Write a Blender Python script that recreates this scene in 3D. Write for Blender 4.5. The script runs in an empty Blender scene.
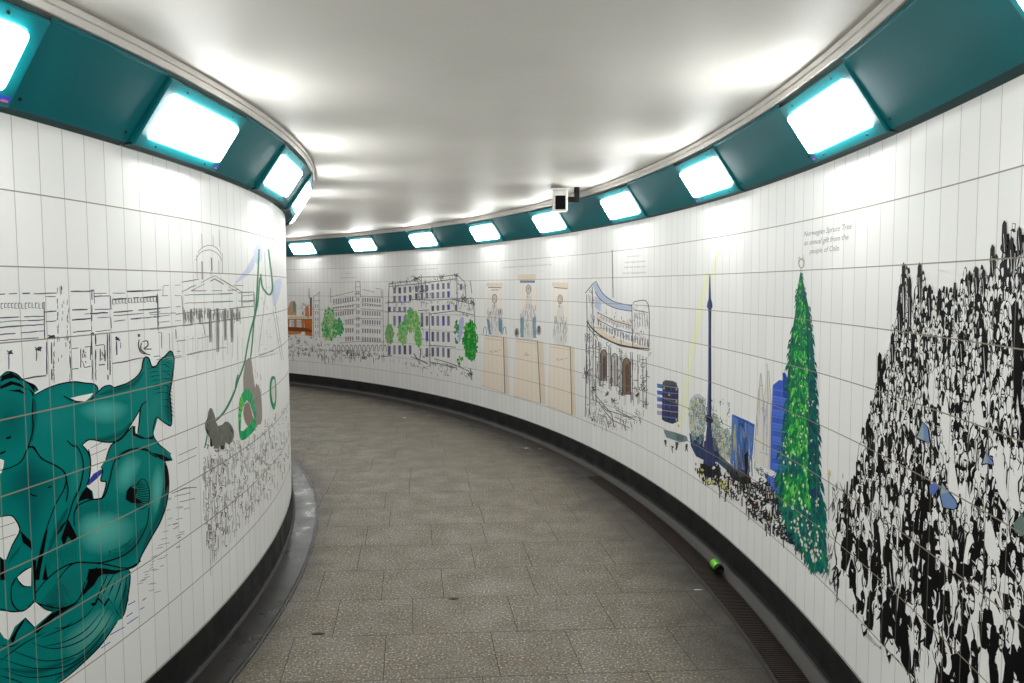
import bpy, bmesh, math, random
from mathutils import Vector, Matrix
from mathutils.geometry import tessellate_polygon

SC = bpy.context.scene
COL = SC.collection
PI = math.pi

# ------------------------------------------------------------------ the place
# Two arcs in plan.  z = 0 is the floor, tiles start at 0.16 and run nine rows of 0.2.
EYE = 1.504
FPX, HZ, ROLL = 800.0, 285.4, -0.0045
PITCH = math.atan((341.5 - HZ) / FPX)
Z0, ROW = 0.16, 0.2
ZT = Z0 + 9 * ROW          # top of the tiles
ZC = 2.232                  # ceiling
class Wall:
    def __init__(w, cx, cy, R, side, pitch, phase):
        w.cx, w.cy, w.R, w.side, w.pitch, w.phase = cx, cy, R, side, pitch, phase
    def P(w, s, off, z):
        a = s / w.R
        r = w.R + w.side * off
        return Vector((w.cx + r * math.cos(a), w.cy + r * math.sin(a), z))
    def hit(w, x, y):
        """point of the tiled face seen at a photo pixel, as (arc length, height)"""
        u, v = x - 512.0, 341.5 - y
        c, s_ = math.cos(ROLL), math.sin(ROLL)
        u, v = u * c - v * s_, u * s_ + v * c
        d = (u, FPX * math.cos(PITCH) + v * math.sin(PITCH), -FPX * math.sin(PITCH) + v * math.cos(PITCH))
        A = d[0] ** 2 + d[1] ** 2
        B = -2 * (d[0] * w.cx + d[1] * w.cy)
        D = B * B - 4 * A * (w.cx ** 2 + w.cy ** 2 - w.R ** 2)
        D = max(D, 0.0)
        t = (-B - w.side * math.sqrt(D)) / 2 / A
        return (math.atan2(d[1] * t - w.cy, d[0] * t - w.cx) * w.R, EYE + d[2] * t)
    def frame(w, s, off, z):
        """local axes on the wall: x along it, y out into the passage, z up"""
        a = s / w.R
        t = Vector((-math.sin(a), math.cos(a), 0)); n = Vector((math.cos(a), math.sin(a), 0)) * w.side
        if w.side > 0: t = -t
        M = Matrix.Identity(4)
        for i in range(3):
            M[i][0], M[i][1], M[i][2] = t[i], n[i], (0, 0, 1)[i]
        M.translation = w.P(s, off, z)
        return M
WL = Wall(-8.9433, 3.3238, 7.7135, 1, 0.0965, -1.180)
WR = Wall(-10.4756, 3.0713, 11.6657, -1, 0.1010, -1.201)
SL = (-6.6, 5.2)           # arc extents that are built
SR = (-5.6, 14.2)

# ------------------------------------------------------------------ helpers
def lin(c):
    out = []
    for v in c[:3]:
        v /= 255.0
        out.append(v / 12.92 if v <= 0.04045 else ((v + 0.055) / 1.055) ** 2.4)
    return tuple(out) + (1.0,)
def tag(o, label=None, cat=None, group=None, kind=None):
    if label: o['label'] = label
    if cat: o['category'] = cat
    if group: o['group'] = group
    if kind: o['kind'] = kind
    return o
def empty(name, M):
    o = bpy.data.objects.new(name, None); COL.objects.link(o)
    o.empty_display_size = 0.1
    o.matrix_world = M if isinstance(M, Matrix) else Matrix.Translation(M)
    return o
def link(name, me, parent=None, mats=()):
    for m in mats: me.materials.append(m)
    o = bpy.data.objects.new(name, me); COL.objects.link(o)
    if parent: o.parent = parent
    return o
def mesh(name, verts, faces, mats, parent=None, uvs=None, smooth=False, mi=None):
    me = bpy.data.meshes.new(name)
    me.from_pydata([tuple(v) for v in verts], [], faces)
    if uvs:
        l = me.uv_layers.new(name='UVMap')
        for lp in me.loops: l.data[lp.index].uv = uvs[lp.vertex_index]
    if smooth:
        for p in me.polygons: p.use_smooth = True
    if mi:
        for p, i in zip(me.polygons, mi): p.material_index = i
    me.validate(); me.update()
    return link(name, me, parent, mats)
def from_bm(name, bm, mats, parent=None, smooth=False):
    me = bpy.data.meshes.new(name)
    bmesh.ops.recalc_face_normals(bm, faces=bm.faces)
    bm.to_mesh(me); bm.free()
    if smooth:
        for p in me.polygons: p.use_smooth = True
    return link(name, me, parent, mats)
def bm_box(bm, x0, x1, y0, y1, z0, z1, M=None, bevel=0.0):
    r = bmesh.ops.create_cube(bm, size=1.0)
    vs = r['verts']
    for v in vs:
        v.co = Vector(((x0 + x1) / 2 + v.co.x * (x1 - x0), (y0 + y1) / 2 + v.co.y * (y1 - y0), (z0 + z1) / 2 + v.co.z * (z1 - z0)))
    if bevel:
        es = list({e for v in vs for e in v.link_edges})
        rb = bmesh.ops.bevel(bm, geom=es, offset=bevel, segments=2, affect='EDGES', profile=0.5)
        vs = [v for v in rb['verts']] if rb['verts'] else vs
        vs = list({v for f in rb['faces'] for v in f.verts} | set(v for v in vs if v.is_valid))
    if M is not None:
        for v in vs: v.co = M @ v.co
    return vs
def bm_cyl(bm, p0, p1, r0, r1, n=16, caps=True):
    d = (p1 - p0); q = d.to_track_quat('Z', 'Y').to_matrix()
    A = [bm.verts.new(p0 + q @ Vector((r0 * math.cos(2 * PI * i / n), r0 * math.sin(2 * PI * i / n), 0))) for i in range(n)]
    B = [bm.verts.new(p1 + q @ Vector((r1 * math.cos(2 * PI * i / n), r1 * math.sin(2 * PI * i / n), 0))) for i in range(n)]
    for i in range(n): bm.faces.new((A[i], A[(i + 1) % n], B[(i + 1) % n], B[i]))
    if caps: bm.faces.new(A[::-1]); bm.faces.new(B)

# ------------------------------------------------------------------ materials
class Mat:
    def __init__(s, name):
        s.m = bpy.data.materials.new(name); s.m.use_nodes = True
        s.t = s.m.node_tree; s.b = s.t.nodes['Principled BSDF']
    def n(s, kind, **kw):
        nd = s.t.nodes.new(kind)
        for k, v in kw.items():
            if k in nd.inputs.keys(): nd.inputs[k].default_value = v
            else: setattr(nd, k, v)
        return nd
    def l(s, a, b): s.t.links.new(a, b)
    def math(s, op, a, b=None, c=None):
        nd = s.t.nodes.new('ShaderNodeMath'); nd.operation = op
        for i, v in enumerate((a, b, c)):
            if v is None: continue
            if isinstance(v, (int, float)): nd.inputs[i].default_value = v
            else: s.l(v, nd.inputs[i])
        return nd.outputs[0]
    def mix(s, f, a, b):
        nd = s.t.nodes.new('ShaderNodeMix'); nd.data_type = 'RGBA'
        for i, v in ((0, f), (6, a), (7, b)):
            if isinstance(v, (int, float, tuple)): nd.inputs[i].default_value = v
            else: s.l(v, nd.inputs[i])
        return nd.outputs[2]
    def ramp(s, f, stops):
        nd = s.t.nodes.new('ShaderNodeValToRGB')
        s.l(f, nd.inputs[0])
        e = nd.color_ramp.elements
        e[0].position, e[0].color = stops[0]; e[1].position, e[1].color = stops[-1]
        for p, c in stops[1:-1]:
            q = e.new(p); q.color = c
        return nd.outputs[0]
    def noise(s, scale, detail=3, rough=0.5, vec=None):
        nd = s.n('ShaderNodeTexNoise', Scale=scale, Detail=detail, Roughness=rough)
        if vec is None:
            g = s.n('ShaderNodeNewGeometry'); vec = g.outputs['Position']
        s.l(vec, nd.inputs['Vector'])
        return nd.outputs['Fac']
def plain(name, rgb, rough=0.4, metal=0.0, var=0.06, scale=30, bump=0.0, spec=0.5):
    M = Mat(name)
    n = M.noise(scale)
    c = lin(rgb); d = tuple(v * (1 - var * 2) for v in c[:3]) + (1,); e = tuple(min(1, v * (1 + var * 2)) for v in c[:3]) + (1,)
    M.l(M.ramp(n, [(0.3, d), (0.7, e)]), M.b.inputs['Base Color'])
    M.b.inputs['Roughness'].default_value = rough; M.b.inputs['Metallic'].default_value = metal; M.b.inputs['Specular IOR Level'].default_value = spec
    if bump:
        bp = M.n('ShaderNodeBump', Strength=bump, Distance=0.002)
        M.l(n, bp.inputs['Height']); M.l(bp.outputs[0], M.b.inputs['Normal'])
    return M.m
def tiled(name, wall, painted=False, rough=0.36):
    """glazed 100 x 200 tile laid in stack bond; with painted=True the glaze carries the mural's pigments"""
    M = Mat(name)
    uv = M.n('ShaderNodeUVMap'); uv.uv_map = 'UVMap'
    sp = M.n('ShaderNodeSeparateXYZ'); M.l(uv.outputs[0], sp.inputs[0])
    fu = M.math('DIVIDE', M.math('SUBTRACT', sp.outputs[0], wall.phase), wall.pitch)
    fv = M.math('DIVIDE', M.math('SUBTRACT', sp.outputs[1], Z0), ROW)
    du = M.math('MULTIPLY', M.math('ABSOLUTE', M.math('SUBTRACT', fu, M.math('ROUND', fu))), wall.pitch)
    dv = M.math('MULTIPLY', M.math('ABSOLUTE', M.math('SUBTRACT', fv, M.math('ROUND', fv))), ROW)
    def soft(d, w0, w1):
        mr = M.n('ShaderNodeMapRange'); mr.clamp = True
        M.l(d, mr.inputs[0]); mr.inputs[1].default_value = w0; mr.inputs[2].default_value = w1
        mr.inputs[3].default_value = 1; mr.inputs[4].default_value = 0
        return mr.outputs[0]
    gv = M.math('MULTIPLY', soft(du, 0.0007, 0.0017), 0.75)
    gh = soft(dv, 0.0013, 0.0023)
    g = M.math('MAXIMUM', gv, gh)
    if painted:
        at = M.n('ShaderNodeAttribute'); at.attribute_name = 'pigment'
        base = at.outputs['Color']
    else:
        cb = M.n('ShaderNodeCombineXYZ')
        M.l(M.math('FLOOR', fu), cb.inputs[0]); M.l(M.math('FLOOR', fv), cb.inputs[1])
        wn = M.n('ShaderNodeTexWhiteNoise'); wn.noise_dimensions = '2D'; M.l(cb.outputs[0], wn.inputs[0])
        base = M.ramp(wn.outputs[0], [(0.0, lin((231, 231, 229))), (1.0, lin((236, 236, 234)))])
    grout = lin((150, 141, 132)) if not painted else lin((146, 138, 124))
    M.l(M.mix(g, base, grout), M.b.inputs['Base Color'])
    M.b.inputs['Specular IOR Level'].default_value = 0.04 if painted else 0.22
    rr = M.math('ADD', M.math('MULTIPLY', g, 0.5), rough)
    M.l(rr, M.b.inputs['Roughness'])
    bp = M.n('ShaderNodeBump', Strength=0.35, Distance=0.0015)
    M.l(M.math('SUBTRACT', 1.0, g), bp.inputs['Height']); M.l(bp.outputs[0], M.b.inputs['Normal'])
    return M.m
TILE = {WL: tiled('white_glazed_tile', WL), WR: tiled('white_glazed_tile', WR)}
PAINT = {WL: tiled('mural_paint_on_tile', WL, True), WR: tiled('mural_paint_on_tile', WR, True)}
def terrazzo(name, stops, scale, rough, patchy=0.0, dirt_vignette=None, spec=0.5):
    M = Mat(name); M.b.inputs['Specular IOR Level'].default_value = spec
    n1 = M.noise(scale, 2, 0.7)
    col = M.ramp(n1, stops)
    n2 = M.noise(2.3, 4, 0.6)
    if patchy:
        col = M.mix(M.math('MULTIPLY', M.ramp(n2, [(0.35, (0, 0, 0, 1)), (0.7, (1, 1, 1, 1))]), patchy), col, (0.02, 0.017, 0.013, 1))
    if dirt_vignette:
        for wall, reach, amount, c in dirt_vignette:
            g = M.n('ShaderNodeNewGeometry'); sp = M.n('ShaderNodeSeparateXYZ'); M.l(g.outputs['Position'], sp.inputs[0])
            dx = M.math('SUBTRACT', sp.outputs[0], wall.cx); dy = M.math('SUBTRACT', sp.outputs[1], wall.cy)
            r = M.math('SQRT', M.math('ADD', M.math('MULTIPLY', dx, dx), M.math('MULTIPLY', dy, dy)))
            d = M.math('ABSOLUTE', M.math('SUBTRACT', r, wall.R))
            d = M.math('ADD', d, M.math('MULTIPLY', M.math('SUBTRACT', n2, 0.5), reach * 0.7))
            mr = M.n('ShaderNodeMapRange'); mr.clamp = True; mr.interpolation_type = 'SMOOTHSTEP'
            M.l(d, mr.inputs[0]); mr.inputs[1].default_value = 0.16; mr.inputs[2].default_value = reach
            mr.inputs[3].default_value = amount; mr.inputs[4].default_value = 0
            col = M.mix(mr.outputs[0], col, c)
    at = M.n('ShaderNodeAttribute'); at.attribute_name = 'slab'
    M.l(col, M.b.inputs['Base Color'])
    rn = M.ramp(M.noise(5.0, 4, 0.6), [(0.35, (rough * 0.75,) * 3 + (1,)), (0.7, (min(1, rough * 1.2),) * 3 + (1,))])
    M.l(rn, M.b.inputs['Roughness'])
    bp = M.n('ShaderNodeBump', Strength=0.15, Distance=0.001)
    M.l(n1, bp.inputs['Height']); M.l(bp.outputs[0], M.b.inputs['Normal'])
    return M.m
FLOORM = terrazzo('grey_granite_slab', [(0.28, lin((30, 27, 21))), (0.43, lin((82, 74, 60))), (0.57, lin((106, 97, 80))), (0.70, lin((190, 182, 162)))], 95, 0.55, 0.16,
                  [(WR, 0.66, 0.95, (0.012, 0.007, 0.004, 1)), (WL, 0.34, 0.5, (0.02, 0.016, 0.011, 1))])  # right wall band: real grime, with lens vignetting also painted into the slab colour
JOINTM = plain('dark_slab_joint', (40, 35, 28), 0.8)
SKIRTM = terrazzo('black_terrazzo', [(0.35, lin((14, 14, 15))), (0.58, lin((25, 25, 26))), (0.68, lin((44, 44, 44))), (0.78, lin((84, 84, 83)))], 170, 0.55, 0, None, 0.2)
GUTL = terrazzo('wet_dark_terrazzo', [(0.35, lin((24, 23, 22))), (0.58, lin((40, 38, 36))), (0.68, lin((62, 60, 56))), (0.78, lin((110, 108, 104)))], 150, 0.33, 0.35, None, 0.35)
GUTR = plain('brown_grimy_gutter', (32, 23, 17), 0.5, 0, 0.15, 60, 0.3)
GRATE = plain('brown_grimy_iron', (40, 28, 21), 0.45, 0.3, 0.2, 80, 0.3)
COVEM = plain('worn_grey_cement', (46, 43, 38), 0.55, 0, 0.12, 70, 0.3)
TEAL = plain('teal_painted_steel', (0, 97, 104), 0.5, 0, 0.03, 3, 0, 0.16)
TEALF = plain('bright_teal_painted_frame', (0, 108, 116), 0.45, 0, 0.03, 4, 0, 0.25)
DARKGAP = plain('dark_gap', (6, 12, 14), 0.7)
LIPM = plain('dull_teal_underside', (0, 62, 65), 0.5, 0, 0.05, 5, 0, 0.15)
SCREW = plain('dark_screw_head', (10, 30, 34), 0.4, 0.4)
TRIMM = plain('grey_white_painted_trim', (205, 200, 194), 0.45, 0, 0.03, 5)
WHITEP = plain('cream_white_camera_shell', (205, 202, 196), 0.4)
BLACKG = plain('black_camera_glass', (5, 5, 6), 0.3, 0, 0.02, 5, 0, 0.1)
BLACKP = plain('black_plastic', (12, 12, 13), 0.6, 0, 0.05, 20, 0, 0.2)
STICKB = plain('blue_sticker', (40, 70, 190), 0.4)
STICKR = plain('pink_sticker_mark', (215, 120, 130), 0.4)
CANG = plain('lime_green_can_paint', (110, 205, 40), 0.3, 0.2)
ALU = plain('brushed_aluminium', (170, 172, 175), 0.3, 0.9)
PAPER = plain('white_scrap_paper', (225, 225, 220), 0.7)
ORANGE = plain('orange_cigarette_filter', (205, 140, 60), 0.8)
LEAFM = plain('dull_yellow_leaf', (120, 105, 60), 0.8)
def ceiling_mat():
    M = Mat('white_gloss_ceiling_paint')
    n = M.noise(1.4, 4, 0.55)
    M.l(M.ramp(n, [(0.3, lin((214, 211, 205))), (0.7, lin((222, 219, 213)))]), M.b.inputs['Base Color'])
    M.b.inputs['Roughness'].default_value = 0.5; M.b.inputs['Specular IOR Level'].default_value = 0.12
    b1 = M.n('ShaderNodeBump', Strength=0.12, Distance=0.05); M.l(M.noise(2.2, 2, 0.5), b1.inputs['Height'])
    M.l(b1.outputs[0], M.b.inputs['Normal'])
    return M.m
CEILM = ceiling_mat()
def lamp_mat():
    M = Mat('lit_white_diffuser')
    M.b.inputs['Base Color'].default_value = (0.8, 0.8, 0.8, 1)
    M.b.inputs['Roughness'].default_value = 0.3
    n = M.noise(9, 1)
    M.l(M.ramp(n, [(0.2, (0.98, 1.0, 0.99, 1)), (0.8, (1.0, 1.0, 0.98, 1))]), M.b.inputs['Emission Color'])
    M.b.inputs['Emission Strength'].default_value = 16.0
    return M.m
LAMPM = lamp_mat()

# ------------------------------------------------------------------ the setting
def strip(name, wall, s0, s1, prof, mat, parent=None, step=0.1, uv=False, smooth=False, mi=None):
    """sweep a profile [(offset into the passage, z)] along a wall"""
    n = max(1, int(math.ceil((s1 - s0) / step)))
    V, F, U, I = [], [], [], []
    for i in range(n + 1):
        s = s0 + (s1 - s0) * i / n
        for o, z in prof:
            V.append(wall.P(s, o, z)); U.append((s, z))
    k = len(prof)
    for i in range(n):
        for j in range(k - 1):
            f = (i * k + j, (i + 1) * k + j, (i + 1) * k + j + 1, i * k + j + 1)
            F.append(f if wall.side < 0 else f[::-1])
            if mi: I.append(mi[j])
    if parent is not None:
        Mi = parent.matrix_world.inverted(); V = [Mi @ v for v in V]
    mats = mat if isinstance(mat, (list, tuple)) else [mat]
    return mesh(name, V, F, mats, parent, U if uv else None, smooth, I or None)
def structure(o): o['kind'] = 'structure'; return o

for w, nm, (a, b) in ((WL, 'left', SL), (WR, 'right', SR)):
    structure(strip('wall_' + nm, w, a, b, [(0, Z0), (0, ZT + 0.2), (-0.25, ZT + 0.2), (-0.25, 0), (0, 0), (0, Z0)], TILE[w], None, w.pitch / 2, True))
    structure(strip('baseboard_' + nm, w, a, b, [(0.004, Z0 - 0.001), (0.007, Z0 - 0.004), (0.007, 0.04), (0.012, 0.024), (0.026, 0.014)] if nm == 'right'
                    else [(0.004, Z0 - 0.001), (0.007, Z0 - 0.004), (0.007, 0.03), (0.012, 0.02)], SKIRTM, None, 0.1))
# left: worn bright edge, then a dark terrazzo channel with a lip
structure(strip('trim_1', WL, *SL, [(0.010, 0.021), (0.016, 0.019), (0.022, 0.008)], COVEM))
structure(strip('trim_2', WL, *SL, [(0.018, 0.006), (0.150, 0.006), (0.158, 0.009), (0.166, 0.0085), (0.168, 0.007), (0.1685, -0.001)], GUTL))
# right: sloping cement cove, then the grated gutter
structure(strip('trim_3', WR, *SR, [(0.020, 0.020), (0.045, 0.010), (0.068, 0.004)], COVEM))
structure(strip('trim_4', WR, *SR, [(0.066, 0.0015), (0.19, 0.0015)], GUTR))
structure(strip('trim_5', WR, *SR, [(0.19, 0.0015), (0.192, 0.005), (0.204, 0.005), (0.206, 0.0)], GUTR))
# gutter gratings: cast bars across the channel
def grate():
    bm = bmesh.new()
    s = -2.2
    while s < 3.2:
        M = WR.frame(s, 0, 0)
        bm_box(bm, -0.004, 0.004, 0.074, 0.186, 0.001, 0.0065, M)
        s += 0.017
    return from_bm('drain_grate', bm, [GRATE])
tag(grate(), 'brown iron grating of fine bars laid in the gutter along the right wall', 'drain grate')

# ceiling: one flat sheet following the passage
def ceiling():
    V, F = [], []
    n = 80
    for i in range(n + 1):
        t = i / n
        V.append(WL.P(SL[0] + (SL[1] + 4.0 - SL[0]) * t, -0.1, ZC)); V.append(WR.P(SR[0] + (SR[1] - SR[0]) * t, -0.1, ZC))
    for v in list(V): V.append(v + Vector((0, 0, 0.1)))
    for i in range(n):
        a = 2 * i
        F.append((a, a + 2, a + 3, a + 1))
        b = a + 2 * (n + 1); F.append((b, b + 1, b + 3, b + 2))
    return mesh('ceiling', V, F, [CEILM])
structure(ceiling())
for nm, w, (a, b) in (('6', WL, SL), ('7', WR, SR)):
    structure(strip('trim_' + nm, w, a, b, [(0.15, ZT + 0.226), (0.187, ZT + 0.226), (0.190, ZT + 0.229), (0.190, ZT + 0.246), (0.196, ZT + 0.249), (0.196, ZC - 0.006), (0.190, ZC - 0.001), (0.1, ZC - 0.001)], TRIMM))

# floor: granite slabs in courses, laid with open dark joints over a bed
def floor():
    rnd = random.Random(11)
    ang = math.radians(3.2)
    ex = Vector((math.cos(ang), math.sin(ang))); ey = Vector((-math.sin(ang) - 0.07, math.cos(ang))).normalized()
    org = Vector((0.0, 3.39))
    fixed = {0: [-0.78, -0.435, 0.02, 0.45], -1: [-0.55, -0.10, 0.225], 1: [-0.585, -0.285, 0.17], 2: [-0.73, -0.10, 0.205], 3: [-0.32, 0.0]}
    V, F, MI = [], [], []
    def clip(poly):
        out = poly
        r = WR.R - 0.19
        for k in range(-28, 72):
            a = k / 50.0
            n = Vector((math.cos(a), math.sin(a))); c = Vector((WR.cx, WR.cy)) + n * r
            src, out = out, []
            for i in range(len(src)):
                p, q = src[i], src[(i + 1) % len(src)]
                dp, dq = (p - c).dot(n), (q - c).dot(n)
                if dp <= 0: out.append(p)
                if (dp < 0 < dq) or (dq < 0 < dp): out.append(p + (q - p) * (dp / (dp - dq)))
            if len(out) < 3: return []
        return out
    g = 0.0016
    for row in range(-18, 31):
        y0 = row * 0.4; y1 = y0 + 0.4
        js = list(fixed.get(row, []))
        if not js: js = [rnd.uniform(-0.3, 0.1)]
        while js[0] > -9.5: js.insert(0, js[0] - rnd.choice((0.31, 0.39, 0.45, 0.6)))
        while js[-1] < 2.6: js.append(js[-1] + rnd.choice((0.32, 0.42, 0.45, 0.6)))
        for a, b in zip(js, js[1:]):
            quad = [org + ex * u + ey * v for u, v in ((a + g, y0 + g), (b - g, y0 + g), (b - g, y1 - g), (a + g, y1 - g))]
            if all((q - Vector((WL.cx, WL.cy))).length < WL.R - 0.1 for q in quad): continue
            p = clip(quad)
            if not p: continue
            if max(math.atan2(q.y - WR.cy, q.x - WR.cx) for q in p) * WR.R > SR[1] + 0.2: continue
            i = len(V); V += [(q.x, q.y, 0.0) for q in p]; F.append(tuple(range(i, i + len(p)))); MI.append(0)
    n = 90
    i0 = len(V)
    for i in range(n + 1):
        t = i / n
        V.append(WL.P(SL[0] + (SL[1] + 4.0 - SL[0]) * t, -0.05, -0.0012)); V.append(WR.P(SR[0] + (SR[1] - SR[0]) * t, 0.02, -0.0012))
    for i in range(n):
        a = i0 + 2 * i; F.append((a, a + 1, a + 3, a + 2)); MI.append(1)
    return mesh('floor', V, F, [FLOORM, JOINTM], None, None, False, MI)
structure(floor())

# ------------------------------------------------------------------ teal cladding and lamps
SLOPE = Vector((0, 0.143, 0.216)).normalized(); SNORM = Vector((0, 0.216, -0.143)).normalized()
FOOT = Vector((0, 0.031, 0.008))
def onslope(x, v, w): return Vector((x, 0, 0)) + FOOT + SLOPE * v + SNORM * w
def rrect(hx, v0, v1, r, k=5):
    pts = []
    for cx, cv, a0 in ((hx - r, v1 - r, 0), (-hx + r, v1 - r, 90), (-hx + r, v0 + r, 180), (hx - r, v0 + r, 270)):
        for i in range(k):
            a = math.radians(a0 + 90 * i / (k - 1)); pts.append((cx + r * math.cos(a), cv + r * math.sin(a)))
    return pts
LAMP_HALF = 0.315
def lamp_proto(side, M, label, group):
    t = empty('wall_light', M); tag(t, label, 'wall light', group)
    H = LAMP_HALF
    loops = [(rrect(H - 0.002, 0.002, 0.246, 0.006), -0.02), (rrect(H, 0.0, 0.248, 0.006), 0.010), (rrect(H - 0.005, 0.004, 0.244, 0.006), 0.015),
             (rrect(0.268, 0.034, 0.210, 0.018), 0.015), (rrect(0.265, 0.037, 0.207, 0.017), 0.006), (rrect(0.250, 0.050, 0.194, 0.020), 0.004)]
    V, F = [], []
    n = len(loops[0][0])
    for pts, w in loops: V += [onslope(x, v, w) for x, v in pts]
    for k in range(len(loops) - 1):
        for i in range(n):
            F.append((k * n + i, k * n + (i + 1) % n, (k + 1) * n + (i + 1) % n, (k + 1) * n + i))
    F.append(tuple(range(n - 1, -1, -1))); F.append(tuple(range((len(loops) - 1) * n, len(loops) * n)))
    mesh('frame', V, F, [TEALF], t)
    # soffit under the frame, down to the tiles
    bm = bmesh.new()
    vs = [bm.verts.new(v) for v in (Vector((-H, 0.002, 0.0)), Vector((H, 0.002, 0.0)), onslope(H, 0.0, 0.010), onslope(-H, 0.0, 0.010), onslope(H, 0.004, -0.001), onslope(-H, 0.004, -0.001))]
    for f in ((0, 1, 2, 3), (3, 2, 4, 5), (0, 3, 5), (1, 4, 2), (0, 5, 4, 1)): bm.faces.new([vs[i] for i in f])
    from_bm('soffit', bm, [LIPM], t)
    dl = [(rrect(0.262, 0.040, 0.204, 0.016), 0.0065), (rrect(0.261, 0.041, 0.203, 0.016), 0.027), (rrect(0.256, 0.046, 0.198, 0.014), 0.033), (rrect(0.15, 0.10, 0.15, 0.02), 0.036)]
    V = [onslope(x, v, w) for pts, w in dl for x, v in pts]
    F = [(k * n + i, k * n + (i + 1) % n, (k + 1) * n + (i + 1) % n, (k + 1) * n + i) for k in range(3) for i in range(n)]
    F += [tuple(range(3 * n, 4 * n)), tuple(range(n - 1, -1, -1))]
    mesh('diffuser', V, F, [LAMPM], t)
    for x, v in ((-0.19, 0.228), (0.19, 0.228), (-0.19, 0.019), (0.19, 0.019)):
        bm = bmesh.new(); bm_cyl(bm, onslope(x, v, 0.014), onslope(x, v, 0.018), 0.005, 0.004, 10)
        from_bm('screw', bm, [SCREW], t)
    e = 1 if side < 0 else -1
    st = mesh('sticker', [onslope(e * 0.288 + dx, v, 0.0156) for dx, v in ((-0.018, 0.012), (0.018, 0.012), (0.018, 0.030), (-0.018, 0.030))], [(0, 1, 2, 3)], [STICKB], t)
    tag(st, 'small blue sticker')
    mesh('sticker_mark', [onslope(e * 0.288 + dx, v, 0.0160) for dx, v in ((-0.013, 0.014), (0.010, 0.014), (0.010, 0.020), (-0.013, 0.020))], [(0, 1, 2, 3)], [STICKR], st)
    return t
def copy_tree(o, M, label, group=None):
    c = o.copy(); COL.objects.link(c); c.matrix_world = M
    c['label'] = label
    if group: c['group'] = group
    for ch in list(o.children):
        d = ch.copy(); COL.objects.link(d); d.parent = c
        for g in list(ch.children):
            k = g.copy(); COL.objects.link(k); k.parent = d
    return c
GL, GR = 'teal framed wall lights along the left wall', 'teal framed wall lights along the right wall'
BEH = 'lit wall light in a teal frame in the passage behind the viewpoint'
BEHG = 'wall lights behind the viewpoint'
BEND = 'lit wall light in a teal frame beyond the bend, hidden by the left wall'
BENDG = 'wall lights beyond the bend'
left_lamps = [(-0.40, 'large lit wall light on the left wall, above the teal merman mural'),
              (-1.555, 'lit wall light cut off by the left edge of the photo'),
              (0.80, 'narrow looking lit wall light on the bend of the left wall, third along'),
              (1.78, 'edge-on lit wall light at the far turn of the left wall, last along'),
              (2.98, BEND), (4.18, BEND),
              (-2.70, BEH), (-3.85, BEH), (-5.0, BEH)]
right_lamps = [(-0.31, 'largest lit wall light on the right wall, over the spire of the green christmas tree'),
               (1.20, 'lit wall light on the right wall, second nearest, over the blue tower mural'),
               (2.71, 'lit wall light on the right wall, just right of the security camera'),
               (4.22, 'lit wall light partly covered by the security camera on the right wall'),
               (5.73, 'lit wall light directly above the left statue niche on the far right wall'),
               (7.24, 'lit wall light above the hotel mural with dark green trees'),
               (8.75, 'lit wall light above the curved grey office mural'),
               (10.26, 'smallest lit wall light, beside the far end of the left wall'),
               (11.77, BEND), (13.28, BEND),
               (-1.77, 'lit wall light cut off by the top right corner of the photo'),
               (-3.33, BEH), (-4.84, BEH)]
def build_lamps(wall, lamps, grp, side):
    proto = None
    for s, lab in lamps:
        M = wall.frame(s, 0, ZT); g = BEHG if lab == BEH else BENDG if lab == BEND else grp
        if proto is None: proto = lamp_proto(side, M, lab, g)
        else: copy_tree(proto, M, lab, g)
build_lamps(WL, left_lamps, GL, 1); build_lamps(WR, right_lamps, GR, -1)
# flat cladding panels between the lamps
def panel(wall, s0, s1, label, group):
    t = empty('cladding_panel', wall.frame((s0 + s1) / 2, 0, ZT)); tag(t, label, 'cladding panel', group)
    y0, z0 = FOOT.y, ZT + FOOT.z
    top = FOOT + SLOPE * 0.258
    strip('face', wall, s0, s1, [(y0, z0), (y0 + 0.001, z0 + 0.0), (top.y, ZT + top.z - 0.012), (top.y + 0.004, ZT + top.z - 0.010), (top.y + 0.004, ZT + top.z)], TEAL, t, 0.06)
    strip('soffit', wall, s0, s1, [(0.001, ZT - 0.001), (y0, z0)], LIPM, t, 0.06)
    Mi = t.matrix_world.inverted()
    for s in (s0 + 0.035, s1 - 0.035):
        F_ = wall.frame(s, 0, ZT)
        for v in (0.03, 0.205):
            bm = bmesh.new(); bm_cyl(bm, Mi @ F_ @ onslope(0, v, -0.001), Mi @ F_ @ onslope(0, v, 0.004), 0.0065, 0.005, 10)
            from_bm('screw', bm, [SCREW], t)
    return t
def between(wall, lamps, extent, labels, grp):
    ss = sorted(s for s, _ in lamps)
    edges = [extent[0]] + [e for s in ss for e in (s - LAMP_HALF, s + LAMP_HALF)] + [extent[1]]
    for i in range(0, len(edges), 2):
        a, b = edges[i] + 0.002, edges[i + 1] - 0.002
        if b - a < 0.03: continue
        if i == 0: a = max(a, b - 1.0)
        lab = labels.get(i // 2, 'flat teal cladding panel in the stretch of passage out of view')
        n = max(1, int(round((b - a) / 1.4)))
        for k in range(n):
            panel(wall, a + (b - a) * k / n + 0.001 * (k > 0), a + (b - a) * (k + 1) / n, lab if k == 0 else 'flat teal cladding panel in the stretch of passage out of view',
                  grp if i // 2 in labels and k == 0 else 'cladding panels out of view')
between(WL, left_lamps, SL, {4: 'large plain teal panel between the two nearest lights of the left wall',
                            5: 'plain teal panel on the bend of the left wall, between its second and third lights',
                            6: 'sliver of teal panel between the last two lights of the left wall'}, 'teal panels along the left wall')
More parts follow.
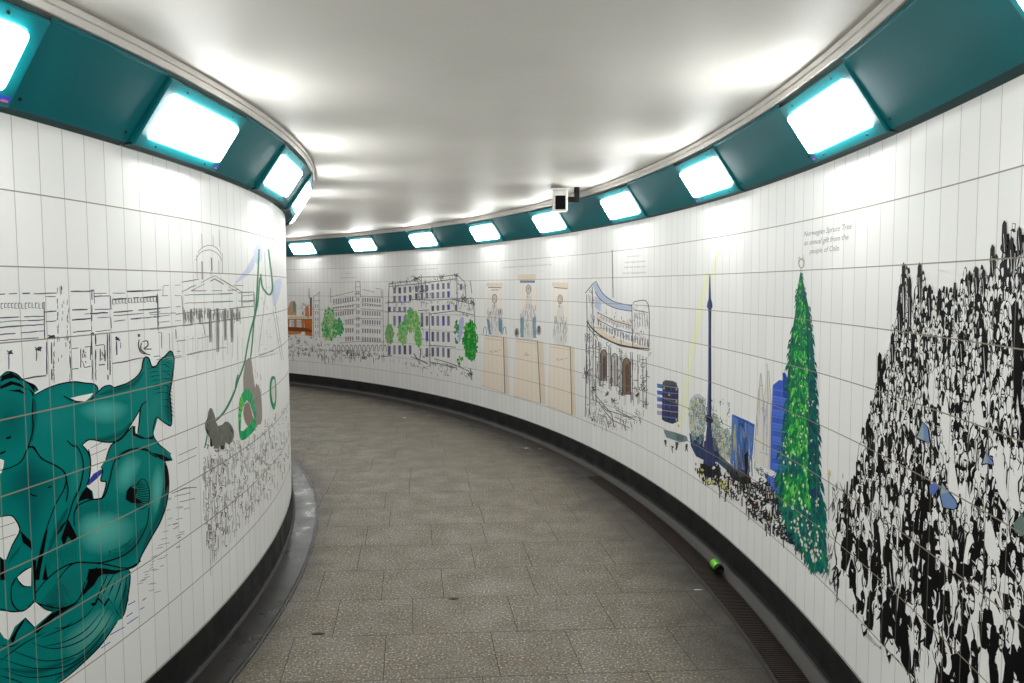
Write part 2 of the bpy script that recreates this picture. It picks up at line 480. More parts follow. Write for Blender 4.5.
between(WR, right_lamps, SR, {3: 'broad plain teal panel in the top right corner of the photo',
                             4: 'plain teal panel between the two nearest lights in full view on the right wall',
                             5: 'plain teal panel over the blank tiles between the arch and tower murals',
                             6: 'plain teal panel just right of the security camera, beside its dark bracket',
                             7: 'plain teal panel over the tallest, middle statue niche',
                             8: 'plain teal panel above the hotel mural roof',
                             9: 'plain teal panel between the hotel mural and the curved office mural',
                             10: 'farthest plain teal panel in view, above the left end of the curved office mural'}, 'teal panels along the right wall')

# ------------------------------------------------------------------ security camera
def cctv():
    u, v = 560.0 - 512.0, 341.5 - 199.0
    cth, sth = math.cos(ROLL), math.sin(ROLL); u, v = u * cth - v * sth, u * sth + v * cth
    d = Vector((u, FPX * math.cos(PITCH) + v * math.sin(PITCH), -FPX * math.sin(PITCH) + v * math.cos(PITCH)))
    c = Vector((0, 0, EYE)) + d * (5.92 / d.y)
    s = math.atan2(c.y - WR.cy, c.x - WR.cx) * WR.R
    M = WR.frame(s, 0, ZC)
    t = empty('security_camera', Vector((c.x, c.y, ZC))); tag(t, 'small cream box security camera hung under the ceiling beside a wall light', 'security camera')
    loc = t.matrix_world.inverted()
    fwd = Vector((-0.06, -1.0, -0.06)).normalized()           # looks back along the passage
    right = fwd.cross(Vector((0, 0, 1))).normalized(); up = right.cross(fwd)
    A = Matrix((right, fwd, up)).transposed().to_4x4(); A.translation = c
    A = loc @ A
    bm = bmesh.new(); bm_box(bm, -0.056, 0.056, -0.26, 0.08, -0.088, 0.060, A, 0.007); from_bm('housing', bm, [WHITEP], t)
    bm = bmesh.new(); bm_box(bm, -0.068, 0.068, -0.28, 0.110, 0.061, 0.075, A, 0.004); from_bm('sunshade', bm, [WHITEP], t)
    bm = bmesh.new(); bm_box(bm, -0.040, 0.034, 0.076, 0.083, -0.078, 0.022, A, 0.003); from_bm('window', bm, [BLACKG], t)
    bm = bmesh.new()
    q = c + fwd * -0.12
    bm_cyl(bm, loc @ (q - right * 0.04), loc @ (q - right * 0.135), 0.022, 0.022, 14)
    bm_box(bm, -0.145, -0.105, -0.15, -0.09, -0.02, 0.06, A, 0.004)
    bm_cyl(bm, loc @ (q - right * 0.125 + up * 0.06), loc @ Vector((q.x - right.x * 0.125, q.y - right.y * 0.125, ZC)), 0.02, 0.02, 14)
    b = from_bm('bracket', bm, [BLACKP], t); tag(b, 'dark bracket arm')
    bm = bmesh.new(); bm_cyl(bm, loc @ (c + fwd * 0.079 + up * -0.075), loc @ (c + fwd * 0.084 + up * -0.075), 0.004, 0.004, 8)
    from_bm('indicator', bm, [BLACKP], t)
cctv()

# ------------------------------------------------------------------ litter
def floor_at(x, y, z=0.0):
    u, v = x - 512.0, 341.5 - y
    c, s_ = math.cos(ROLL), math.sin(ROLL); u, v = u * c - v * s_, u * s_ + v * c
    d = Vector((u, FPX * math.cos(PITCH) + v * math.sin(PITCH), -FPX * math.sin(PITCH) + v * math.cos(PITCH)))
    return d * ((z - EYE) / d.z) + Vector((0, 0, EYE))
def can():
    a = floor_at(712.5, 560.5, 0.034); b = floor_at(721.5, 571.5, 0.032)
    dr = (b - a); dr.z = 0; dr.normalize()
    mid = (a + b) / 2; L, R = 0.054, 0.024
    mid.z = R + 0.0075
    t = empty('drink_can', mid); tag(t, 'crushed lime green drink can lying in the gutter by the right wall', 'can')
    def lathe(name, prof, mat, n=24):
        q = dr.to_track_quat('Z', 'Y').to_matrix(); V, F = [], []
        for z, r in prof:
            for i in range(n):
                a_ = 2 * PI * i / n
                dent = 1 - 0.10 * max(0, math.cos(a_ - 1.2)) * math.exp(-((z + 0.01) / 0.02) ** 2)
                V.append(q @ Vector((r * dent * math.cos(a_), r * dent * math.sin(a_), z)))
        for k in range(len(prof) - 1):
            for i in range(n): F.append((k * n + i, k * n + (i + 1) % n, (k + 1) * n + (i + 1) % n, (k + 1) * n + i))
        return mesh(name, V, F, [mat], t, None, True)
    lathe('can_body', [(-L, R * 0.86), (-L + 0.006, R), (L * 0.55, R)], CANG)
    lathe('can_base', [(-L - 0.001, R * 0.05), (-L - 0.001, R * 0.8), (-L, R * 0.87)], ALU)
    o = lathe('can_end', [(L * 0.55, R * 1.002), (L * 0.9, R), (L, R * 0.86), (L + 0.003, R * 0.88), (L + 0.001, R * 0.78), (L - 0.004, R * 0.05)], BLACKP); tag(o, 'dark end of the can')
can()
def scrap(name, label, cat, x, y, pts, mat, z=0.002, h=0.004):
    c = floor_at(x, y, z)
    bm = bmesh.new()
    A = [bm.verts.new((p[0], p[1], 0.0005 + h * ((i * 37) % 5) / 8)) for i, p in enumerate(pts)]
    B = [bm.verts.new((v.co.x, v.co.y, v.co.z + 0.0012)) for v in A]
    bm.faces.new(A[::-1]); bm.faces.new(B)
    for i in range(len(A)): bm.faces.new((A[i], A[(i + 1) % len(A)], B[(i + 1) % len(A)], B[i]))
    o = from_bm(name, bm, [mat]); o.location = c; tag(o, label, cat)
scrap('paper_scrap', 'thin white paper strip on the floor near the green can', 'litter', 698, 590, [(-0.02, -0.002), (0.0, -0.005), (0.021, -0.006), (0.022, -0.001), (0.002, 0.002), (-0.019, 0.004)], PAPER)
scrap('paper_scrap', 'tiny white paper scrap by the skirting under the statue niches', 'litter', 526.5, 448.3, [(-0.02, -0.01), (0.0, -0.016), (0.02, -0.006), (0.017, 0.014), (-0.012, 0.016)], PAPER)
scrap('cigarette_end', 'orange cigarette end by the skirting under the statue niches', 'litter', 540, 448.8, [(-0.014, -0.006), (0.014, -0.008), (0.015, 0.006), (-0.013, 0.008)], ORANGE, 0.002, 0.006)
scrap('dry_leaf', 'curled dull yellow leaf against the skirting below the arch mural', 'leaf', 567.5, 458.5, [(-0.03, 0.02), (-0.01, -0.004), (0.02, -0.03), (0.035, -0.035), (0.02, -0.005), (-0.005, 0.02)], LEAFM, 0.01, 0.02)
scrap('paper_scrap', 'pale speck of paper on the far floor in the middle of the passage', 'litter', 404.5, 418, [(-0.02, -0.012), (0.018, -0.014), (0.02, 0.012), (-0.014, 0.016)], PAPER)
scrap('gum_spot', 'flattened dark gum spot on the slabs, nearest the middle', 'gum spot', 454, 599, [(0.026 * math.cos(i * PI / 5), 0.011 * math.sin(i * PI / 5)) for i in range(10)], JOINTM, 0.0006, 0.0)
scrap('gum_spot', 'flattened dark gum spot on the slabs near the left gutter', 'gum spot', 318, 634, [(0.03 * math.cos(i * PI / 5), 0.012 * math.sin(i * PI / 5)) for i in range(10)], JOINTM, 0.0006, 0.0)
# ------------------------------------------------------------------ murals printed on the tiles
class Art:
    """flat artwork lying on a wall's tiles; every part is a mesh of its own that follows the curve"""
    CELL = 0.12
    def __init__(a, wall):
        a.w = wall; a.parts = {}; a.order = []
    def part(a, name):
        if name not in a.parts: a.parts[name] = ([], [], []); a.order.append(name)
        return a.parts[name]
    def put(a, name, tri, cols, layer):
        V, F, C = a.part(name)
        s0, s1 = min(p[0] for p in tri), max(p[0] for p in tri)
        k0, k1 = math.floor(s0 / a.CELL), math.floor(s1 / a.CELL)
        off = 0.0005 + 0.00012 * layer
        pieces = [[(p[0], p[1], c) for p, c in zip(tri, cols)]]
        for k in range(k0 + 1, k1 + 1):
            x = k * a.CELL; nxt = []
            pc = pieces.pop()
            lo, hi = [], []
            for i in range(len(pc)):
                p, q = pc[i], pc[(i + 1) % len(pc)]
                (lo if p[0] <= x else hi).append(p)
                if (p[0] - x) * (q[0] - x) < 0:
                    f = (x - p[0]) / (q[0] - p[0])
                    m = (x, p[1] + (q[1] - p[1]) * f, tuple(u + (v - u) * f for u, v in zip(p[2], q[2])))
                    lo.append(m); hi.append(m)
            if len(lo) > 2: pieces.append(lo)
            pieces.append(hi)
            if len(hi) < 3: pieces.pop(); break
        for pc in pieces:
            if len(pc) < 3: continue
            i = len(V)
            for p in pc: V.append((p[0], p[1], off)); C.append(p[2])
            F.append(tuple(range(i, i + len(pc))))
    def px(a, pts): return [a.w.hit(x, y) for x, y in pts]
    def dense(a, pts, closed=True, step=14.0):
        out = []
        n = len(pts)
        for i in range(n if closed else n - 1):
            p, q = pts[i], pts[(i + 1) % n]
            k = max(1, int(math.hypot(q[0] - p[0], q[1] - p[1]) / step))
            out += [(p[0] + (q[0] - p[0]) * j / k, p[1] + (q[1] - p[1]) * j / k) for j in range(k)]
        if not closed: out.append(pts[-1])
        return out
    def polyS(a, name, P, col, layer):
        c = lin(col)
        for t in tessellate_polygon([[Vector((p[0], p[1], 0)) for p in P]]):
            tri = [P[i] for i in t]
            a.put(name, tri, [c] * 3, layer)
    def poly(a, name, pts, col, layer=0, smooth=False):
        if smooth: pts = spline(pts, True)
        a.polyS(name, a.px(a.dense(pts)), col, layer)
    def fan(a, name, cen, rim, c0, c1, layer):
        """airbrushed patch, from one pigment in the middle to another at the rim"""
        R1 = spline(rim, True); R0 = [(cen[0] + (x - cen[0]) * 0.5, cen[1] + (y - cen[1]) * 0.5) for x, y in R1]
        A, B, c = a.px(R1), a.px(R0), a.px([cen])[0]
        e0, e1 = lin(c0), lin(c1); em = tuple(u * 0.62 + v * 0.38 for u, v in zip(e0, e1))
        n = len(A)
        for i in range(n):
            j = (i + 1) % n
            a.put(name, [c, B[i], B[j]], [e0, em, em], layer)
            a.put(name, [B[i], A[i], A[j], B[j]], [em, e1, e1, em], layer)
    def ribbon(a, P, wd):
        L, Rr = [], []
        n = len(P)
        for i in range(n):
            p, q = P[max(0, i - 1)], P[min(n - 1, i + 1)]
            dx, dy = q[0] - p[0], q[1] - p[1]; d = math.hypot(dx, dy) or 1e-9
            h = wd(i / max(1, n - 1)) / 2
            L.append((P[i][0] - dy / d * h, P[i][1] + dx / d * h)); Rr.append((P[i][0] + dy / d * h, P[i][1] - dx / d * h))
        return L, Rr
    def stroke(a, name, pts, w=1.0, col=(20, 20, 24), layer=4, taper=0.0, curve=False):
        pts = spline(pts) if curve else a.dense(pts, False)
        L, Rr = a.ribbon(pts, lambda t: w * (1 - taper * abs(2 * t - 1) ** 1.5))
        L, Rr = a.px(L), a.px(Rr); c = lin(col)
        for i in range(len(L) - 1): a.put(name, [L[i], L[i + 1], Rr[i + 1], Rr[i]], [c] * 4, layer)
    def sketch(a, name, pts, w, col, layer, rnd, gap=0.16):
        """a pen line that lifts and wavers"""
        pts = a.dense(pts, False, 5.0); i = 0
        while i < len(pts) - 1:
            n = rnd.randint(1, 5); seg = pts[i:i + n + 1]
            c = tuple(min(255, max(0, v + rnd.randint(-14, 34))) for v in col)
            seg = [(x + rnd.gauss(0, .12), y + rnd.gauss(0, .16)) for x, y in seg]
            if len(seg) > 1: a.stroke(name, seg, w * (0.65 + 0.7 * rnd.random()), c, layer, 0.25)
            i += n + (1 if rnd.random() < gap * 3 else 0)
    def strokeS(a, name, P, w, col, layer, taper=0.0):
        L, Rr = a.ribbon(P, lambda t: w * (1 - taper * abs(2 * t - 1) ** 1.5)); c = lin(col)
        for i in range(len(L) - 1): a.put(name, [L[i], L[i + 1], Rr[i + 1], Rr[i]], [c] * 4, layer)
    def finish(a, name, label, cat='mural', group=None, plabels={}):
        allv = [v for p in a.order for v in a.parts[p][0]]
        s = (min(v[0] for v in allv) + max(v[0] for v in allv)) / 2; z = min(v[1] for v in allv)
        base = a.w.P(s, 0, z)
        t = empty(name, base); tag(t, label, cat, group)
        for p in a.order:
            V, F, C = a.parts[p]
            out = [a.w.P(v[0], v[2], v[1]) - base for v in V]
            if not F: continue
            nm = p.split('#')[0]
            me = bpy.data.meshes.new(nm)
            fl = []
            for f in F:                                  # face the passage
                p0, p1, p2 = out[f[0]], out[f[1]], out[f[2]]
                n = (p1 - p0).cross(p2 - p0)
                r = Vector((p0.x + base.x - a.w.cx, p0.y + base.y - a.w.cy, 0)) * a.w.side
                fl.append(f if n.dot(r) > 0 else f[::-1])
            me.from_pydata(out, [], fl)
            me.uv_layers.new(name='UVMap'); me.color_attributes.new('pigment', 'FLOAT_COLOR', 'CORNER')
            order = [lp.vertex_index for lp in me.loops]
            me.uv_layers['UVMap'].data.foreach_set('uv', [q for i in order for q in V[i][:2]])
            me.color_attributes['pigment'].data.foreach_set('color', [q for i in order for q in C[i]])
            me.update()
            o = link(nm, me, t, [PAINT[a.w]])
            if p in plabels: o['label'] = plabels[p]
        return t
def spline(pts, closed=False, k=4):
    n = len(pts); out = []
    g = (lambda i: pts[i % n]) if closed else (lambda i: pts[max(0, min(n - 1, i))])
    for i in range(n if closed else n - 1):
        p0, p1, p2, p3 = g(i - 1), g(i), g(i + 1), g(i + 2)
        for j in range(k):
            t = j / k
            out.append(tuple(0.5 * (2 * p1[m] + (p2[m] - p0[m]) * t + (2 * p0[m] - 5 * p1[m] + 4 * p2[m] - p3[m]) * t * t + (3 * p1[m] - p0[m] - 3 * p2[m] + p3[m]) * t ** 3) for m in (0, 1)))
    if not closed: out.append(pts[-1])
    return out
def crop(x0, y0, sc): return lambda *P: [(x0 + x / sc, y0 + y / sc) for x, y in P]
def inside(p, poly):
    c = False; n = len(poly)
    for i in range(n):
        a, b = poly[i], poly[(i + 1) % n]
        if (a[1] > p[1]) != (b[1] > p[1]) and p[0] < (b[0] - a[0]) * (p[1] - a[1]) / (b[1] - a[1]) + a[0]: c = not c
    return c
def bil(q, u, v):
    (a, b, c, d) = q      # TL TR BR BL
    return tuple((a[m] * (1 - u) + b[m] * u) * (1 - v) + (d[m] * (1 - u) + c[m] * u) * v for m in (0, 1))
INK = (5, 5, 8)
GREY = (128, 126, 126)

# ---- left wall: teal merman with two fish
def merman():
    A, B, C = crop(0, 340, 5.69), crop(0, 440, 4.88), crop(0, 560, 5.55)
    a = Art(WL)
    base = (2, 124, 118)
    body = [(-28, 384)] + A((0, 208), (40, 180), (90, 193), (125, 225), (160, 243), (195, 258), (215, 287), (196, 300), (200, 312), (240, 288), (280, 270), (340, 250), (420, 238), (480, 245), (530, 250), (552, 265), (560, 292),
        (590, 265), (625, 258), (650, 270), (700, 255), (740, 235), (780, 205), (805, 165), (812, 120), (825, 98), (845, 105), (862, 150), (890, 145), (905, 120), (940, 90), (965, 64), (980, 75), (988, 110), (985, 160), (975, 240),
        (965, 300), (968, 360), (975, 440), (970, 487), (950, 480), (920, 460), (890, 440), (875, 480), (870, 540), (900, 590), (935, 620), (972, 650)) \
        + B((800, 45), (830, 70), (843, 100), (815, 104), (800, 105), (815, 140), (822, 200), (818, 270), (805, 330), (780, 400), (740, 470), (690, 560), (670, 605), (630, 628)) \
        + C((718, 60), (720, 110), (705, 220), (690, 290), (672, 327), (650, 340), (600, 415), (550, 480), (470, 560), (380, 640), (320, 683)) + [(40, 704), (-28, 730)]
    a.poly('body', body, base, 0)
    white = (233, 233, 231)
    gaps = [A((400, 330), (450, 318), (530, 302), (512, 325), (482, 350), (430, 345)),
            A((795, 395), (787, 470), (785, 532), (766, 530), (770, 490), (752, 488), (690, 560), (630, 600), (608, 650)) + B((520, 88), (490, 130), (500, 150), (490, 198), (516, 205), (510, 250), (495, 280), (457, 287), (450, 250), (420, 225), (435, 180), (440, 100), (432, 50)) + A((500, 640), (465, 597), (510, 567), (590, 580), (650, 578), (700, 545), (750, 470)),
            C((90, 95), (130, 60), (172, 38), (170, 148), (130, 145), (102, 118)),
            [(-28, 612)] + C((0, 283), (60, 286), (120, 284), (175, 245), (195, 235), (250, 275), (290, 285), (190, 372), (160, 340), (137, 320), (80, 370), (45, 445), (20, 430), (0, 400)) + [(-28, 625)],
            [(-28, 515)] + B((0, 375), (50, 368), (75, 390), (95, 440), (60, 510), (30, 582), (15, 582), (0, 570)) + [(-28, 556)],
            [(-28, 458)] + B((0, 92), (18, 100), (15, 130), (5, 160), (0, 165)) + [(-28, 474)]]
    for g in gaps: a.poly('background_gap#%d' % gaps.index(g), g, white, 4)
    dk, md = (0, 84, 85), (4, 90, 88)
    # airbrushed tones
    S = 'tonal_shading'
    a.fan(S, B((150, 180))[0], B((0, 170), (60, 120), (150, 50), (230, 110), (310, 170), (300, 260), (240, 390), (170, 560), (110, 450), (60, 370), (0, 350)), dk, base, 1)
    a.fan(S, A((60, 450))[0], A((0, 270), (90, 260), (170, 330), (170, 520), (130, 640), (40, 660), (-60, 640), (-60, 400)), (0, 96, 93), base, 1)
    a.fan(S, A((600, 395))[0], A((440, 400), (520, 350), (640, 340), (730, 370), (720, 430), (640, 480), (520, 470)), (74, 168, 160), base, 1)
    a.fan(S, A((300, 440))[0], A((200, 420), (290, 330), (420, 370), (430, 470), (330, 560), (220, 530)), (20, 128, 122), base, 1)
    a.fan(S, B((480, 430))[0], B((370, 420), (430, 350), (560, 350), (660, 400), (640, 500), (520, 560), (410, 540)), (92, 182, 172), base, 1)
    a.fan(S, B((620, 150))[0], B((560, 250), (560, 160), (620, 70), (690, 90), (680, 150), (620, 260)), (78, 172, 164), base, 1)
    a.fan(S, B((768, 240))[0], B((735, 330), (735, 200), (765, 110), (800, 150), (800, 280), (770, 370)), (84, 176, 168), base, 1)
    a.fan(S, B((380, 150))[0], B((340, 320), (340, 180), (370, 60), (400, 100), (405, 180), (380, 260)), (24, 134, 128), base, 1)
    a.fan(S, B((620, 500))[0], B((430, 590), (600, 540), (720, 400), (760, 400), (690, 540), (600, 610)), (0, 84, 84), base, 1)
    a.fan(S, C((560, 350))[0], C((330, 460), (430, 350), (560, 260), (640, 310), (600, 400), (500, 500), (380, 570)), (92, 168, 158), base, 1)
    a.fan(S, C((640, 140))[0], C((520, 210), (580, 80), (690, 70), (705, 160), (660, 260)), (58, 150, 142), base, 1)
    a.fan(S, C((390, 120))[0], C((250, 250), (320, 110), (430, 40), (470, 80), (440, 190), (340, 270)), (16, 112, 108), base, 1)
    a.fan(S, A((880, 380))[0], A((830, 540), (830, 380), (880, 300), (920, 340), (900, 430), (860, 560)), (24, 130, 124), base, 1)
    for p in (A((196, 330), (192, 440), (180, 580)), A((560, 310), (640, 290), (760, 250), (815, 180)), A((480, 570), (590, 566), (690, 530), (745, 465)), B((800, 150), (808, 230), (788, 340), (735, 450), (690, 540)), B((230, 560), (280, 430), (330, 330)), C((700, 130), (690, 220), (668, 300)), C((580, 400), (500, 500), (380, 610), (300, 670)), A((955, 250), (955, 400), (962, 470)), C((20, 600), (200, 620), (420, 540))):
        for wd, c in ((8, (2, 112, 107)), (5, (0, 100, 97)), (2.6, (0, 86, 85))): a.stroke(S, p, wd, c, 2 + (8 - wd) * .1, 0.9, True)
    # black shapes
    K = 'ink_lines'
    for p in (A((10, 205), (60, 184), (100, 208), (120, 235), (80, 215), (30, 225), (0, 240)), A((0, 262), (60, 232), (110, 246), (160, 290), (120, 268), (70, 254), (0, 280)),
              A((130, 226), (185, 252), (212, 286), (192, 276), (196, 300), (170, 262)), A((150, 262), (190, 300), (188, 330), (176, 300)), A((40, 288), (110, 280), (150, 310), (100, 296)),
              A((30, 556), (62, 543), (58, 560), (36, 565)), A((0, 640), (32, 628), (28, 640), (0, 652)),
              A((755, 488), (765, 492), (770, 532), (830, 560), (870, 545), (870, 566), (800, 562), (752, 540)),
              B((735, 60), (790, 72), (842, 98), (808, 104), (780, 92)), B((800, 110), (815, 140), (820, 215), (800, 275), (806, 200)),
              B((612, 290), (616, 250), (632, 228), (660, 218), (700, 188), (640, 232), (668, 240), (660, 280), (700, 310), (640, 308)),
              B((420, 683), (432, 632), (500, 625), (560, 640), (620, 628), (560, 655), (500, 655), (462, 683)), B((158, 683), (172, 640), (192, 545), (215, 455), (232, 435), (214, 540), (196, 640), (190, 683)), B((205, 683), (222, 600), (232, 683)),
              B((395, 262), (420, 228), (446, 250), (452, 290), (420, 288), (384, 300), (378, 330), (360, 350)), B((0, 572), (22, 590), (28, 683), (0, 683)), B((96, 440), (150, 495), (158, 560), (148, 530), (110, 500)),
              B((296, 480), (330, 385), (375, 470), (355, 500), (330, 470), (310, 520)), B((270, 470), (296, 420), (318, 395), (300, 440)),
              C((178, 0), (200, 0), (196, 60), (196, 220), (190, 238), (184, 120)), 
              C((480, 130), (500, 55), (540, 40), (500, 100), (560, 70), (520, 140), (440, 210)), C((180, 398), (280, 300), (350, 262), (440, 232), (300, 320), (200, 410)), C((55, 440), (100, 365), (135, 322), (130, 345), (95, 400), (70, 470)),
              C((500, 240), (525, 236), (540, 205), (560, 222), (575, 246), (600, 208), (640, 270), (672, 326), (645, 292), (636, 262), (604, 222), (580, 258), (556, 232), (545, 220), (530, 250), (512, 258))):
        a.poly(K, p, INK, 5)
    out = [A((0, 208), (40, 180), (90, 193), (125, 225), (160, 243), (195, 258), (215, 287)), A((196, 312), (240, 288), (280, 270), (340, 250), (420, 238), (480, 245), (530, 250), (552, 268), (556, 290)),
        A((540, 310), (560, 290), (590, 265), (625, 258), (650, 270), (700, 255), (740, 235), (780, 205), (805, 165), (812, 120), (825, 98), (845, 105), (862, 150), (890, 145), (905, 120), (940, 90), (965, 64), (980, 75), (988, 110), (985, 160), (975, 240), (965, 300), (968, 360), (975, 440), (970, 487), (950, 480), (920, 460), (890, 440), (875, 480), (870, 540), (900, 590), (935, 620), (972, 650)),
        B((800, 100), (815, 140), (822, 200), (818, 270), (805, 330), (780, 400), (740, 470), (690, 560), (670, 605), (630, 628), (560, 638), (500, 628), (430, 632)),
        C((718, 60), (720, 110), (705, 220), (690, 290), (672, 327)), C((650, 340), (600, 415), (550, 480), (470, 560), (380, 640), (320, 683)),
        A((185, 330), (182, 440), (186, 500), (165, 590), (140, 650)), A((165, 612), (190, 608), (215, 650), (240, 683)), A((360, 318), (400, 340), (440, 352), (500, 350), (540, 315)), A((380, 572), (410, 600), (440, 612), (465, 660)),
        A((465, 597), (510, 567), (590, 580), (650, 578), (700, 545), (750, 470), (795, 395)), A((830, 350), (800, 380), (790, 470), (782, 530)), A((600, 683), (630, 600), (690, 560), (752, 488)), A((670, 680), (710, 640), (770, 618), (830, 622), (860, 650), (890, 668)),
        A((465, 597), (500, 640), (512, 683)), B((0, 148), (60, 130), (105, 100), (135, 40), (160, 38), (205, 92), (270, 125), (308, 152), (322, 190), (310, 240), (272, 310), (236, 400), (215, 470)), B((145, 262), (160, 270), (178, 274)), B((232, 232), (250, 226)),
        B((365, 18), (395, 70), (405, 140), (388, 230), (355, 300), (330, 380), (300, 430)), B((320, 300), (330, 250), (322, 190)), B((430, 45), (440, 100), (435, 180), (420, 225)), B((362, 420), (360, 360), (380, 320), (440, 292), (500, 282), (530, 210), (555, 110), (600, 60), (660, 42), (735, 58)),
        B((280, 683), (330, 622), (380, 597), (480, 600), (560, 580), (622, 550), (672, 500), (716, 410), (726, 330)), B((0, 375), (50, 368), (75, 390), (95, 440), (60, 510), (30, 582)), B((490, 130), (500, 150), (490, 198), (516, 205), (508, 250), (495, 282)), 
        C((90, 95), (130, 60), (172, 38)), C((90, 95), (102, 118), (130, 145), (170, 148)), C((62, 150), (60, 210), (80, 262), (120, 284), (175, 245), (195, 200)), C((0, 270), (60, 286), (120, 284)), C((137, 320), (160, 345), (190, 375)), C((200, 235), (250, 272), (292, 285)),
        C((190, 190), (250, 115), (330, 50), (420, 15), (560, 20), (700, 45), (780, 5)), C((60, 150), (85, 100)), C((205, 240), (330, 268), (430, 225), (470, 120))]
    for p in out: a.stroke(K, p, 1.5, INK, 6, 0.35, True)
    # tail fin and fin rays
    for p in (C((0, 560), (120, 470), (250, 400)), C((175, 460), (290, 492), (420, 462), (520, 390), (600, 262)), C((60, 500), (250, 560), (430, 520), (560, 400), (625, 290)), C((0, 545), (180, 600), (360, 590), (500, 500), (600, 380)),
              C((0, 600), (150, 650), (320, 632), (450, 560), (560, 460)), C((0, 640), (130, 683)), C((230, 430), (330, 390), (450, 330), (520, 260)), C((300, 380), (360, 372), (400, 340)), C((240, 480), (360, 452), (470, 392), (560, 290)),
              C((520, 250), (560, 160), (600, 70)), C((560, 210), (600, 130), (630, 80)), C((630, 240), (665, 140), (680, 80)), C((655, 280), (690, 170), (700, 90)), C((600, 200), (640, 110)), C((460, 200), (520, 120), (560, 60)), C((0, 470), (60, 480), (110, 455))):
        a.stroke(K, p, 1.2, INK, 6, 0.7, True)
    rnd = random.Random(5)
    for (p, q, n, ln) in ((A((835, 165))[0], A((880, 330))[0], 7, (11, -2)), (A((940, 130))[0], A((965, 450))[0], 14, (5, 2)), (A((910, 100))[0], A((925, 420))[0], 8, (9, 3))):
        for i in range(n):
            t = i / n; x, y = p[0] + (q[0] - p[0]) * t, p[1] + (q[1] - p[1]) * t
            a.stroke(K, [(x, y), (x + ln[0] * 0.5, y + ln[1] * 0.2 - 1), (x + ln[0], y + ln[1])], 0.8, INK, 6, 0.8)
    for i in range(14):                                     # ribs curling round the fish's mouth
        t = -1.25 + i * 0.195
        p0, p1 = B((652 + 12 * math.cos(t), 262 + 46 * math.sin(t)))[0], B((668 + 58 * math.cos(t), 266 + 72 * math.sin(t)))[0]
        m = ((p0[0] + p1[0]) / 2, (p0[1] + p1[1]) / 2 + 1.0)
        a.stroke(K, [p0, m, p1], 0.9, INK, 6, 0.5, True)
    a.stroke(K, B((665, 214), (690, 190), (712, 202), (727, 250), (724, 300), (704, 332), (680, 338)), 1.0, INK, 6, 0.4, True)
    def hatch(p, q, n, dx, dy, w=0.7):
        (x0, y0), (x1, y1) = p, q
        for i in range(n):
            t = (i + rnd.random() * 0.5) / n; k = 0.6 + rnd.random() * 0.6
            x, y = x0 + (x1 - x0) * t, y0 + (y1 - y0) * t
            a.stroke(K, [(x, y), (x + dx * k, y + dy * k)], w, INK, 6, 0.8)
    hatch(B((375, 330))[0], B((560, 285))[0], 26, 0.4, 13); hatch(B((270, 550))[0], B((370, 500))[0], 16, 1.5, 16); hatch(B((230, 560))[0], B((300, 520))[0], 9, -1, 14)
    hatch(C((225, 225))[0], C((330, 110))[0], 20, 13, 15, 1.1); hatch(C((250, 240))[0], C((400, 235))[0], 16, 5, 5, 1.0); hatch(B((60, 560))[0], B((110, 500))[0], 10, -5, 10); hatch(B((330, 170))[0], B((330, 360))[0], 12, -3, 8, 0.5)
    hatch(A((20, 440))[0], A((160, 420))[0], 16, -1, 5, 0.5); hatch(B((560, 300))[0], B((640, 300))[0], 8, 2, 6); hatch(C((70, 200))[0], C((160, 170))[0], 9, 2, 4, 0.5); hatch(A((690, 340))[0], A((740, 340))[0], 6, 2, 5)
    # water dashes right of the fish
    W = 'water_dashes'
    for i in range(46):
        t = rnd.random(); x = 163 + 22 * rnd.random() - 16 * t * t * 2; y = 500 + 95 * t + rnd.gauss(0, 4)
        if x < 150 - 20 * t: continue
        a.stroke(W, [(x, y), (x + 3 + 4 * rnd.random(), y - 1.6)], 0.8, (40, 44, 60), 2, 0.5)
    for p in (B((870, 75), (960, 35)), B((868, 115), (955, 75)), B((835, 262), (900, 235), (960, 230)), B((850, 275), (930, 258)), B((875, 303), (950, 285)), B((440, 40), (500, 10)), B((442, 75), (520, 42)), B((0, 425), (70, 402)), B((0, 485), (75, 460))):
        a.stroke(W, p, 1.0, (36, 40, 52), 5, 0.5)
    for p in (C((610, 415), (690, 372)), C((705, 355), (765, 315)), C((560, 490), (610, 455)), C((710, 250), (750, 228)), C((775, 275), (800, 262)), C((790, 225), (810, 210)), C((700, 315), (735, 292))):
        a.stroke(W, p, 1.7, (54, 92, 180), 2, 0.5)
    a.poly(W, B((420, 212), (455, 165), (492, 142), (505, 152), (470, 190), (430, 222)), (56, 66, 150), 5)
    a.finish('merman_mural', 'teal merman holding two fish, printed large on the left wall tiles', 'mural')
merman()

